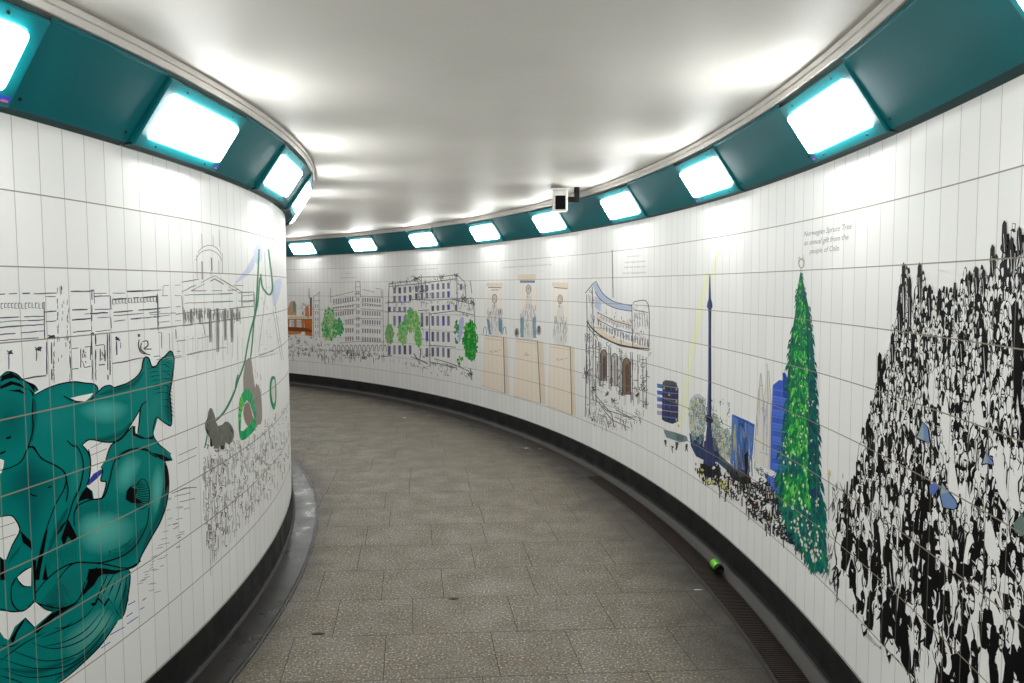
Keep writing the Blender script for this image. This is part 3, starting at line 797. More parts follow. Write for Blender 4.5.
# ---- left wall: ink drawing of a gallery front with a dome
def gallery():
    D, E = crop(0, 280, 6.4), crop(150, 230, 5.253)
    a = Art(WL); rnd = random.Random(2)
    ink = (66, 66, 84)
    K = 'roof_and_cornice_lines'
    for p in (D((-180, 96), (0, 92), (30, 90)), D((55, 88), (110, 86)), D((140, 87), (190, 86)), D((215, 88), (360, 84)), D((450, 74), (575, 72), (600, 66)), D((600, 88), (720, 84), (800, 84)), D((810, 74), (1000, 68)), D((290, 106), (355, 106)), D((605, 105), (700, 100)),
              D((-180, 262), (0, 244), (120, 236), (280, 232)), D((-180, 290), (0, 268), (100, 262), (280, 255)), D((-180, 330), (0, 304), (120, 295), (280, 284)), D((-180, 375), (0, 350), (130, 338), (285, 326)), D((-180, 415), (0, 388), (130, 378), (285, 366)),
              D((280, 205), (360, 200)), D((290, 268), (360, 262)), D((460, 192), (560, 188)), D((605, 190), (715, 184)), D((460, 256), (580, 246), (705, 238)), D((465, 335), (580, 322)), D((610, 330), (710, 320)), D((725, 208), (850, 196), (1024, 182)), D((725, 228), (880, 216), (1024, 204)),
              D((730, 264), (870, 248), (1024, 232)), D((725, 124), (850, 116), (1010, 104)), D((540, 218), (690, 208)), D((145, 636), (210, 622), (295, 612)), D((460, 572), (580, 552)), D((460, 440), (580, 424)), D((610, 420), (665, 412)), D((632, 545), (670, 540)), D((715, 535), (810, 520), (900, 500), (1024, 484))):
        pts = p
        a.sketch(K, pts, 1.0 + rnd.random() * 0.3, ink, 1, rnd)
    for p in (D((280, 140), (285, 380)), D((600, 60), (606, 150)), D((706, 100), (710, 185)), D((708, 240), (712, 345)), D((55, 460), (55, 575)), D((232, 440), (232, 555)), D((296, 395), (300, 640)), D((328, 400), (330, 640)), D((588, 60), (585, 330)), D((584, 350), (590, 640)),
              D((610, 350), (612, 640)), D((700, 345), (705, 640)), D((685, 345), (690, 640)), D((745, 390), (745, 480)), D((770, 400), (770, 475)), D((515, 440), (515, 560)), D((578, 430), (578, 555)), D((640, 440), (640, 520)), D((668, 415), (672, 520)), D((1005, 90), (1010, 320)), D((450, 490), (456, 640))):
        a.sketch(K, p, 1.1, ink, 1, rnd)
    for x in list(range(-170, 280, 22)) + list(range(720, 1010, 20)):    # balustrade
        if x < 280: y = 150 - x * 0.012
        else: y = 122 - (x - 720) * 0.05
        h = 26 + 10 * rnd.random()
        a.stroke(K, D((x, y), (x, y + h), (x + 12, y + h)), 0.7, (70, 70, 80), 1)
        if rnd.random() < 0.6: a.stroke(K, D((x, y), (x + 14, y - 1)), 0.7, (70, 70, 80), 1)
    for x, y, w, h in ((222, 428, 48, 28), (38, 446, 50, 30), (736, 360, 34, 32), (580, 336, 22, 20), (300, 352, 60, 26), (880, 345, 16, 20)):
        for i in range(9): a.stroke(K, D((x + w * rnd.random() * 0.5, y + h * rnd.random()), (x + w * (0.5 + rnd.random() * 0.5), y + h * rnd.random())), 1.0, (60, 60, 76), 1)
    for x0, x1, y0, y1 in ((515, 545, 440, 560), (640, 668, 440, 520)):
        for i in range(12):
            x = x0 + (x1 - x0) * rnd.random(); y = y0 + (y1 - y0) * rnd.random()
            a.stroke(K, D((x, y), (x + 14 * (rnd.random() - .3), y + 30 * rnd.random())), 0.8, GREY, 1)
    # the column in front, made of broken dashes
    for i in range(90):
        y = 30 + 620 * rnd.random(); side = rnd.random()
        x0, x1 = (362, 400) if y < 90 else (360, 440) if y < 380 else (335, 455)
        x = x0 + 4 + 8 * rnd.random() if side < 0.35 else x1 - 4 - 8 * rnd.random() if side < 0.75 else x0 + (x1 - x0) * rnd.random()
        a.stroke('column_dashes', D((x, y), (x + 3 * (rnd.random() - .5), y + 12 + 22 * rnd.random())), 0.7, (104, 102, 112), 1, 0.3)
    # little rider over the fish tail
    for p in (D((890, 380), (885, 420), (900, 460), (930, 475)), D((910, 395), (940, 390), (945, 420), (920, 440), (970, 442)), D((905, 400), (900, 440), (930, 470), (960, 480))): a.stroke(K, p, 1.3, (70, 70, 76), 1, 0.3, True)
    # portico, pediment and dome
    P = 'portico_lines'
    g = (120, 118, 122)
    for p in (E((165, 325), (340, 240), (490, 330)), E((215, 320), (338, 258), (460, 325)), E((215, 320), (460, 316)), E((180, 342), (330, 338), (540, 326)), E((180, 385), (380, 376), (545, 370)), E((150, 440), (545, 400)), E((165, 345), (178, 495)), E((480, 330), (482, 405)), E((545, 325), (548, 430)),
              E((68, 292), (158, 290)), E((68, 292), (66, 340)), E((165, 275), (255, 258)), E((60, 345), (160, 345)), E((0, 318), (60, 316)), E((40, 345), (45, 500)), E((0, 415), (160, 400)), E((0, 445), (160, 432)), E((0, 458), (160, 440)), E((45, 485), (160, 475)), E((0, 523), (280, 492), (470, 462)),
              E((135, 585), (190, 578)), E((208, 574), (232, 571)), E((250, 570), (320, 555)), E((135, 520), (138, 600)), E((280, 500), (290, 560)), E((140, 638), (160, 636)), E((440, 290), (490, 292)), E((480, 348), (545, 340)), E((480, 378), (545, 372)),
              E((30, 683), (400, 615)), E((90, 683), (270, 640)), E((40, 535), (60, 540), (62, 650)), E((100, 540), (105, 640))):
        a.sketch(P, p, 0.9, g, 1, rnd)
    for p in (E((240, 160), (262, 120), (310, 105), (355, 125), (380, 165)), E((250, 120), (275, 92), (315, 80), (350, 95), (372, 125))): a.stroke('dome_lines', p, 0.8, (160, 158, 158), 1, 0.2, True)
    for x, y0, y1, w in ((245, 130, 250, .5), (272, 165, 260, 1.2), (322, 145, 215, 1.4), (318, 215, 240, .6), (378, 120, 230, .5), (360, 160, 230, .5), (270, 20, 90, .4), (330, 30, 80, .4), (362, 0, 90, .4)): a.stroke('dome_lines', E((x, y0), (x + 2, y1)), w, (140, 138, 140), 1)
    for i, x in enumerate(range(178, 470, 15)):             # columns under the pediment with their shade
        for k in range(5):
            y = 408 + 40 * rnd.random(); xx = x + 10 * rnd.random()
            a.stroke(P, E((xx, y), (xx + 2, y + 25 + 30 * rnd.random())), 0.9, (150 - 40 * rnd.random(),) * 3, 1, 0.4)
    for x, y0, y1, w in ((215, 415, 495, 3.4), (260, 412, 488, 3.0), (315, 420, 590, 3.4), (352, 410, 640, 4.0), (392, 412, 580, 3.4), (428, 410, 590, 3.2), (458, 405, 480, 2.4)):
        a.stroke(P, E((x, y0), (x + 2, (y0 + y1) / 2), (x + 3, y1)), w, (176, 174, 170), 0, 0.25)
        for k in range(5):
            xx = x + 12 * (rnd.random() - .5); a.stroke(P, E((xx, y0 + 10), (xx + 3, y1 - 30 * rnd.random())), 0.6, (116, 114, 112), 2, 0.5)
    for x in range(120, 500, 26): a.stroke(P, E((x, 540 + 30 * rnd.random()), (x + 1, 640 + 60 * rnd.random())), 0.4, (190, 188, 186), 1)
    a.finish('gallery_mural', 'ink line drawing of a domed gallery front with columns, on the left wall', 'mural')
gallery()

# ---- left wall: column hung with a green garland, lion and wreaths
def garland():
    E, L = crop(150, 230, 5.253), crop(190, 390, 9.752)
    a = Art(WL); rnd = random.Random(8)
    for p in (E((450, 270), (500, 210), (555, 120), (550, 180), (520, 230), (460, 275)), E((640, 290), (690, 255), (680, 340), (650, 400)), E((545, 110), (575, 70), (590, 140), (560, 180))): a.poly('blue_wash', p, (206, 214, 234), 0, True)
    g = (52, 142, 104)
    for p, w in ((E((572, 100), (565, 250), (560, 340), (550, 440), (520, 560), (498, 683)), 1.6), (E((575, 250), (565, 380), (545, 480), (535, 600), (525, 683)), 1.2), (E((580, 230), (590, 300), (625, 340), (642, 310), (638, 240), (620, 100)), 1.8), (L((250, 300), (330, 215), (390, 110), (438, 0)), 2.2), (L((438, 0), (452, -90), (466, -150)), 1.5), ([(234.9, 390), (238, 380), (241.5, 371), (245, 360)], 1.7), (L((165, 440), (150, 520), (138, 565)), 1.0)):
        a.stroke('garland', p, w, g, 2, 0.2, True)
        a.stroke('garland', [(x + 0.6, y) for x, y in p], w * 0.3, (20, 96, 70), 3, 0.3, True)
    for p in (E((625, 100), (640, 240), (660, 430), (700, 683)), E((600, 110), (610, 300), (570, 640)), E((645, 420), (690, 683)), E((560, 60), (580, 30)), E((575, 90), (590, 40), (600, 90))): a.stroke('column_sketch', p, 0.5, (160, 172, 166), 1)
    for i in range(70):
        x = 570 + 110 * rnd.random(); y = 250 + 420 * rnd.random()
        a.stroke('column_sketch', E((x, y), (x + 10 * (rnd.random() - .5), y + 18 * rnd.random())), 0.4, (186, 186, 184), 1)
    for p in (E((570, 655), (650, 635)), E((575, 670), (660, 648))): a.stroke('column_sketch', p, 0.6, (150, 150, 148), 1)
    # dark figure behind the wreath, then the wreaths
    a.poly('grey_statue', [(245, 362), (248.5, 357.5), (251.5, 361), (253, 374), (254.5, 386), (258, 394), (259.5, 412), (257, 428), (250, 404), (243.5, 396), (243, 378)], (150, 144, 138), 1)
    a.poly('grey_figures', L((530, 150), (575, 130), (600, 220), (620, 300), (560, 350), (520, 250)), (146, 128, 120), 1, True)
    a.poly('grey_figures#b', L((640, -60), (690, 30), (700, 300), (650, 320), (645, 120)), (150, 142, 136), 1, True)
    for i in range(30):
        x = 540 + 150 * rnd.random(); y = -200 + 500 * rnd.random(); a.stroke('grey_statue', L((x, y), (x + 8, y + 50 * rnd.random())), 0.6, (104, 98, 94), 2, 0.5)
    rim = [(555, -10), (600, 30), (625, 130), (642, 290), (628, 390), (500, 490), (470, 300), (480, 110), (515, 20)]
    hole = [(552, 100), (600, 170), (625, 250), (600, 310), (502, 405), (497, 300), (508, 200)]
    ro, ri = spline(L(*rim), True, 6), spline(L(*hole), True, 6)
    n = 60
    R0 = [ro[int(i * len(ro) / n)] for i in range(n)]
    cx, cy = L((555, 240))[0]
    cols = [(20, 158, 98), (44, 176, 104), (8, 140, 102), (110, 200, 76)]
    for i in range(n):
        p, q = R0[i], R0[(i + 1) % n]
        def inner(p):
            best = min(ri, key=lambda h: abs(math.atan2(h[1] - cy, h[0] - cx) - math.atan2(p[1] - cy, p[0] - cx))); return best
        a.poly('wreath', [p, q, inner(q), inner(p)], cols[(i * 7 + i // 5) % 3] if not 40 < i < 52 else cols[(i % 2) * 3], 3)
    for p in (L((780, 0), (785, 120), (820, 195), (840, 100), (832, 0)),): a.poly('small_wreath', p, (20, 140, 92), 2, True)
    a.poly('small_wreath', L((795, -130), (830, -120), (842, 20), (838, 110), (818, 195), (790, 130), (776, 0), (780, -80)), (20, 140, 92), 2, True)
    a.poly('small_wreath', L((806, -100), (825, -90), (830, 20), (828, 100), (812, 130), (795, 60), (792, -40)), (214, 214, 208), 3, True)
    lion = L((195, 172), (215, 185), (240, 250), (252, 310), (270, 350), (310, 340), (340, 308), (370, 310), (405, 345), (428, 400), (428, 450), (410, 500), (380, 535), (345, 510), (335, 575), (300, 580), (290, 545), (265, 575), (240, 570), (235, 540), (212, 555), (195, 550), (192, 470), (165, 430), (145, 370), (145, 320), (165, 280), (178, 210))
    a.poly('lion', lion, (112, 114, 106), 3)
    for i in range(60):
        x, y = 150 + 280 * rnd.random(), 180 + 390 * rnd.random()
        p, q = L((x, y), (x + 12 * (rnd.random() - .5), y + 30 + 60 * rnd.random()))
        if inside(p, lion) and inside(q, lion): a.stroke('lion', [p, q], 0.8, rnd.choice(((62, 60, 58), (84, 80, 70), (150, 152, 140), (44, 44, 48))), 4, 0.6)
    for p in (L((195, 470), (212, 480), (215, 555), (195, 550)), L((290, 540), (330, 545), (330, 580), (298, 580)), L((378, 350), (410, 380), (418, 440), (400, 400)), L((148, 360), (180, 400), (190, 440), (160, 420))): a.poly('lion', p, (44, 44, 48), 4)
    a.finish('garland_mural', 'grey lion below a column hung with green garlands and wreaths, left wall near its bend', 'mural')
garland()

# ---- left wall: pale pencil crowd
def pencil_crowd():
    a = Art(WL); rnd = random.Random(21)
    reg = [(203, 455), (222, 446), (245, 438), (262, 420), (288, 405), (289.5, 466), (275, 485), (258, 505), (236, 530), (222, 545), (210, 562), (204, 520)]
    n = 0
    while n < 620:
        x, y = 203 + 87 * rnd.random(), 404 + 160 * rnd.random()
        if not inside((x, y), reg): continue
        n += 1
        dens = rnd.random(); sc = 0.5 + 0.6 * (290 - x) / 90
        c = (112, 108, 106) if dens < 0.25 else (150, 147, 144) if dens < 0.7 else (176, 173, 170)
        k = rnd.random()
        if k < 0.5: pts = [(x, y), (x + 1.2 * (rnd.random() - .5), y + (4 + 12 * rnd.random()) * sc)]
        elif k < 0.75:
            r = 2.0 * sc; t0 = rnd.random() * 6
            pts = [(x + r * 0.7 * math.cos(t0 + t), y + r * 1.3 * math.sin(t0 + t)) for t in (0, 1, 2, 3, 4)]
        else: pts = [(x, y), (x + 3 * sc * (rnd.random() - .2), y + 3 * (rnd.random() - .6)), (x + 4 * sc * rnd.random(), y + 3 * (rnd.random() - .5))]
        pts = [(min(px_, 290.2), py_) for px_, py_ in pts]
        a.stroke('figure_sketches', pts, 0.55 + 0.35 * rnd.random(), c, 1, 0.4)
    for i in range(26):
        x = 206 + 20 * rnd.random(); y = 440 + 115 * rnd.random()
        a.stroke('dark_marks', [(x, y), (x + 2, y + 2 * rnd.random()), (x + 1, y + 6 * rnd.random())], 1.1, (66, 64, 66), 2, 0.4)
    a.finish('pencil_crowd_mural', 'faint grey pencil sketch of a standing crowd, below the lion on the left wall', 'mural')
pencil_crowd()

# ---- right wall
def scribble(a, part, reg, n, rnd, col=GREY, w=0.6, ln=6, layer=2):
    x0, x1 = min(p[0] for p in reg), max(p[0] for p in reg); y0, y1 = min(p[1] for p in reg), max(p[1] for p in reg)
    k = 0; tries = 0
    while k < n and tries < n * 30:
        tries += 1
        x, y = x0 + (x1 - x0) * rnd.random(), y0 + (y1 - y0) * rnd.random()
        if not inside((x, y), reg): continue
        k += 1
        t = rnd.random()
        c = tuple(min(255, v + rnd.randint(-20, 30)) for v in col)
        if t < 0.5: p = [(x, y), (x + rnd.gauss(0, 0.4), y + ln * (0.3 + rnd.random()))]
        elif t < 0.8: p = [(x, y), (x + ln * 0.5 * rnd.random(), y + rnd.gauss(0, 1)), (x + ln * 0.6 * rnd.random(), y + ln * 0.5 * rnd.random())]
        else: r = ln * 0.25; p = [(x + r * math.cos(q), y + r * math.sin(q)) for q in (0, 1.2, 2.4, 3.6, 4.8)]
        a.stroke(part, p, w * (0.7 + 0.6 * rnd.random()), c, layer, 0.4)
def foliage(a, part, cen, rx, ry, n, rnd, cols, layer=2, size=1.0, under=None):
    if under: a.poly(part, [(cen[0] + rx * 0.85 * math.cos(t), cen[1] + ry * 0.88 * math.sin(t)) for t in [i * PI / 8 for i in range(16)]], under, layer)
    for i in range(n):
        t = rnd.random() * 2 * PI; r = math.sqrt(rnd.random())
        x, y = cen[0] + rx * r * math.cos(t), cen[1] + ry * r * math.sin(t)
        s = size * (0.6 + rnd.random() * 0.9)
        a.poly(part, [(x - s * .5, y), (x, y - s), (x + s * .55, y - s * .2), (x + s * .2, y + s)], rnd.choice(cols), layer + 1 + i % 3)
def windows(a, part, q, nx, ny, fw, fh, col, rnd, layer=2, skip=0.0):
    for i in range(nx):
        for j in range(ny):
            if rnd.random() < skip: continue
            u, v = (i + .5) / nx, (j + .5) / ny; du, dv = fw / nx / 2, fh / ny / 2
            c = tuple(max(0, min(255, x + rnd.randint(-18, 18))) for x in col)
            a.poly(part, [bil(q, u - du, v - dv), bil(q, u + du, v - dv), bil(q, u + du, v + dv), bil(q, u - du, v + dv)], c, layer)
def orange_building():
    F = crop(280, 280, 8.533); a = Art(WR); rnd = random.Random(4)
    T = 'orange_walls'
    for p, c in ((F((20, 300), (60, 268), (80, 200), (100, 178), (122, 182), (135, 220), (140, 300)), (198, 164, 126)), (F((254, 150), (274, 150), (275, 310), (254, 310)), (176, 104, 66)), (F((218, 225), (244, 215), (250, 310), (212, 310)), (206, 132, 84)), (F((205, 335), (275, 335), (275, 482), (215, 470)), (194, 106, 40)),
                 (F((20, 340), (82, 340), (80, 402), (20, 405)), (196, 128, 80)), (F((120, 340), (142, 340), (142, 402), (120, 402)), (200, 126, 76)), (F((20, 430), (188, 432), (180, 460), (20, 472)), (204, 128, 66)), (F((180, 335), (206, 335), (206, 405), (186, 405)), (190, 120, 70))): a.poly(T, p, c, 0)
    a.poly('pale_bands', F((20, 312), (275, 308), (275, 334), (20, 336)), (222, 204, 170), 1)
    for p in (F((20, 398), (205, 405), (275, 425), (275, 446), (20, 430)), F((20, 336), (275, 333), (275, 339), (20, 341))): a.poly('pale_bands', p, (122, 66, 34), 1)
    a.poly('pale_bands', F((95, 345), (120, 345), (120, 400), (95, 400)), (190, 200, 196), 1); a.poly('pale_bands', F((142, 345), (180, 345), (185, 400), (142, 400)), (196, 202, 198), 1)
    a.poly('green_spires', F((108, 200), (125, 175), (140, 215), (135, 270), (118, 270)), (120, 146, 134), 2); a.poly('green_spires', F((256, 150), (270, 146), (268, 225), (258, 225)), (84, 110, 90), 2); a.poly('green_spires', F((185, 270), (200, 262), (206, 300), (190, 302)), (150, 172, 160), 2)
    scribble(a, 'ink_scribbles', F((30, 470), (280, 480), (300, 640), (40, 650)), 60, rnd, (96, 92, 92), 0.7, 5)
    scribble(a, 'ink_scribbles', F((50, 200), (275, 200), (275, 310), (50, 310)), 20, rnd, (130, 110, 90), 0.4, 5, 3)
    a.stroke('ink_scribbles', F((248, 70), (246, 150)), 0.5, GREY, 2)
    a.finish('orange_building_mural', 'small orange and tan brick building sketch, at the far end of the right wall', 'mural')
orange_building()
def office():
    G = crop(280, 250, 5.69); a = Art(WR); rnd = random.Random(6)
    K = 'outline'
    for p in (G((192, 265), (190, 500)), G((222, 235), (225, 500)), G((165, 220), (168, 275)), G((192, 265), (228, 240)), G((192, 290), (230, 288)), G((285, 268), (420, 236)), G((285, 258), (290, 300)), G((290, 215), (285, 268)), G((300, 310), (425, 288)), G((300, 330), (430, 310)), G((430, 180), (428, 270)), G((455, 180), (458, 270)), G((430, 180), (455, 178)), G((425, 210), (460, 210)), G((425, 250), (460, 250)),
              G((460, 262), (585, 270)), G((545, 218), (575, 222), (580, 270)), G((460, 300), (580, 318)), G((470, 225), (540, 240)), G((585, 225), (590, 560)), G((300, 345), (440, 335)), G((460, 335), (585, 345)), G((340, 530), (440, 520), (590, 525)), G((365, 400), (440, 390), (585, 392))): a.stroke(K, p, 0.5, (140, 138, 138), 1)
    for y0, y1 in ((292, 278), (330, 318), (368, 352), (412, 408), (458, 456), (506, 504)):
        xs = (300, 420) if y0 < 400 else (370, 420)
        q = G((xs[0], y0 - 14), (xs[1], y1 - 14), (xs[1], y1 + 14), (xs[0], y0 + 14))
        windows(a, 'window_strokes', q, 9 if xs[0] == 300 else 4, 1, 0.5, 0.9 if y0 != 330 else 0.4, (136, 132, 134), rnd)
    for y in (282, 312, 358, 408, 458, 506):
        windows(a, 'window_strokes', G((465, y - 13), (575, y - 7), (575, y + 19), (465, y + 15)), 8, 1, 0.5, 0.9 if y != 312 else 0.4, (136, 132, 138), rnd)
    windows(a, 'window_strokes', G((432, 225), (454, 225), (454, 520), (432, 520)), 2, 8, 0.5, 0.6, (140, 136, 138), rnd)
    windows(a, 'window_strokes', G((195, 300), (222, 300), (224, 490), (195, 490)), 2, 5, 0.3, 0.5, (150, 148, 150), rnd)
    for x in range(300, 590, 24): a.stroke('arcade', G((x, 575), (x + 4, 548), (x + 10, 540), (x + 16, 550), (x + 18, 578)), 0.7, (130, 128, 130), 1, 0.2, True)
    scribble(a, 'street_scribbles', G((190, 490), (250, 520), (300, 560), (590, 580), (600, 615), (240, 620), (170, 570)), 110, rnd, (110, 106, 106), 0.7, 5)
    scribble(a, 'street_scribbles', G((380, 560), (490, 570), (490, 620), (390, 620)), 25, rnd, (96, 92, 92), 0.8, 5)
    g = [(112, 190, 112), (160, 212, 146), (74, 172, 98), (190, 206, 138), (50, 156, 92), (206, 216, 184)]
    foliage(a, 'green_tree', G((280, 430))[0], 8.2, 17, 110, rnd, g, 2, 1.6, (150, 196, 140)); foliage(a, 'green_tree#1', G((335, 440))[0], 5, 9, 45, rnd, [(40, 160, 90), (84, 180, 110), (60, 150, 96)], 2, 1.5, (96, 180, 116)); foliage(a, 'green_tree', G((270, 360))[0], 3.5, 6, 18, rnd, g, 2, 1.3)
    a.finish('office_mural', 'grey sketch of a curved office block with one green tree at its left end', 'mural')
office()
def hotel():
    Hc = crop(380, 250, 4.875); a = Art(WR); rnd = random.Random(7)
    K = 'outline'; ink = (84, 82, 88)
    for p in (Hc((45, 165), (150, 152), (200, 132), (300, 130), (375, 120), (415, 158)), Hc((45, 178), (180, 165), (375, 140)), Hc((45, 160), (40, 258), (40, 520)), Hc((25, 258), (150, 254)), Hc((155, 240), (250, 245), (330, 240), (455, 236)), Hc((240, 300), (244, 570)), Hc((375, 120), (376, 240), (372, 300)), Hc((415, 160), (420, 250)), Hc((455, 236), (462, 340), (460, 540)), Hc((150, 134), (160, 125), (200, 150), (206, 240)),
              Hc((190, 150), (190, 240)), Hc((220, 150), (225, 240)), Hc((244, 312), (370, 296), (460, 318)), Hc((240, 464), (370, 474)), Hc((25, 302), (120, 300)), Hc((185, 296), (240, 292)), Hc((150, 520), (230, 552)), Hc((265, 530), (360, 558), (430, 590)), Hc((240, 545), (372, 575)), Hc((10, 520), (60, 515)), Hc((440, 150), (448, 210)), Hc((355, 240), (462, 268)), Hc((200, 120), (202, 150))):
        a.stroke(K, p, 0.7, ink, 1, 0.1)
    for x, y, n in ((375, 125, 8), (300, 130, 10), (180, 138, 10), (410, 240, 12), (450, 255, 8), (440, 600, 10), (205, 200, 14)):
        for i in range(n): a.stroke(K, Hc((x + 18 * (rnd.random() - .5), y + 14 * (rnd.random() - .5)), (x + 30 * (rnd.random() - .5), y + 30 * (rnd.random() - .5))), 0.6, ink, 1)
        cols = {72: (197, 238, 290, 345, 487), 97: (197, 238, 290, 345, 487), 122: (195, 237, 290, 345, 487), 148: (192, 234, 292, 487), 178: (190, 226), 205: (186, 224), 230: (186, 222, 345, 420, 500), 258: (180, 222, 285, 345, 422, 497), 283: (178, 220, 283, 345, 422, 497), 310: (176, 218, 281, 345, 424, 499), 335: (174, 216, 279, 345, 425, 503), 372: (280,), 47: (290, 490), 396: (180,), 205.5: (330, 350)}
    for x, ys in cols.items():
        for y in ys:
            h = 15 if y < 270 else 13 if y < 320 else 24 if y < 450 else 22
            w = 5.5
            c = rnd.choice(((146, 148, 170), (140, 140, 150), (124, 126, 160), (166, 168, 186), (104, 102, 114), (90, 88, 104))) if rnd.random() < .93 else (92, 92, 200)
            a.poly('window_blocks', Hc((x - w, y - h), (x + w, y - h), (x + w, y + h), (x - w, y + h)), c, 2)
            a.stroke('window_blocks', Hc((x - w - 1, y - h), (x - w, y + h)), 0.35, (104, 102, 120), 3)
            a.stroke('window_blocks', Hc((x, y - h), (x + 1, y + h)), 0.35, (96, 94, 110), 3)
    for reg, n in ((Hc((45, 150), (200, 128), (375, 118), (378, 150), (180, 172), (45, 182)), 46), (Hc((25, 252), (240, 240), (455, 232), (460, 256), (240, 262), (25, 264)), 50), (Hc((150, 160), (245, 160), (245, 240), (150, 240)), 40), (Hc((375, 130), (415, 160), (420, 250), (375, 240)), 16), (Hc((185, 300), (245, 300), (246, 540), (190, 560)), 40), (Hc((376, 240), (460, 240), (462, 330), (376, 310)), 24), (Hc((240, 530), (372, 560), (372, 580), (240, 550)), 30)):
        scribble(a, K, reg, n, rnd, (104, 102, 108), 0.55, 4, 3)
    scribble(a, 'street_scribbles', Hc((10, 515), (240, 560), (240, 590), (20, 530)), 20, rnd, (120, 118, 118), 0.6, 4)
    scribble(a, 'street_scribbles', Hc((240, 540), (440, 590), (455, 632), (180, 590)), 34, rnd, (126, 122, 122), 0.6, 4)
    for p in (Hc((165, 505), (180, 530), (235, 555)), Hc((200, 480), (195, 530)), Hc((425, 600), (450, 630)), Hc((440, 575), (448, 620))): a.stroke('street_scribbles', p, 1.2, (70, 68, 70), 2, 0.3)
    lt = [(110, 194, 104), (150, 212, 120), (74, 176, 92), (196, 216, 140), (140, 206, 150)]
    foliage(a, 'light_tree#1', Hc((45, 408))[0], 4.6, 10.5, 60, rnd, [(100, 176, 110), (140, 196, 130), (170, 160, 100), (84, 160, 96)], 3, 1.5, (128, 186, 122))
    foliage(a, 'light_tree', Hc((158, 345))[0], 8.0, 12, 80, rnd, lt, 3, 1.6, (130, 188, 112)); foliage(a, 'light_tree#2', Hc((110, 408))[0], 5.2, 11, 70, rnd, lt, 3, 1.6, (142, 190, 120)); foliage(a, 'light_tree', Hc((186, 420))[0], 4.0, 11, 50, rnd, lt, 3, 1.5, (120, 180, 108))
    dk = [(24, 150, 56), (10, 124, 44), (60, 176, 70), (30, 140, 80), (120, 180, 70)]
    foliage(a, 'dark_tree', Hc((440, 440))[0], 7.6, 21, 170, rnd, dk, 3, 1.7, (24, 140, 52)); foliage(a, 'dark_tree#1', Hc((372, 400))[0], 2.6, 13, 36, rnd, [(60, 150, 90), (100, 170, 120), (40, 130, 70)], 3, 1.3); foliage(a, 'potted_bush', Hc((390, 540))[0], 2.8, 5.6, 22, rnd, dk, 3, 1.4)
    a.poly('blue_wash', Hc((388, 340), (408, 330), (404, 400), (386, 450), (380, 400)), (178, 188, 222), 2, True)
    a.finish('hotel_mural', 'ink drawing of a wide stone hotel with blue windows and bright green trees', 'mural')
hotel()
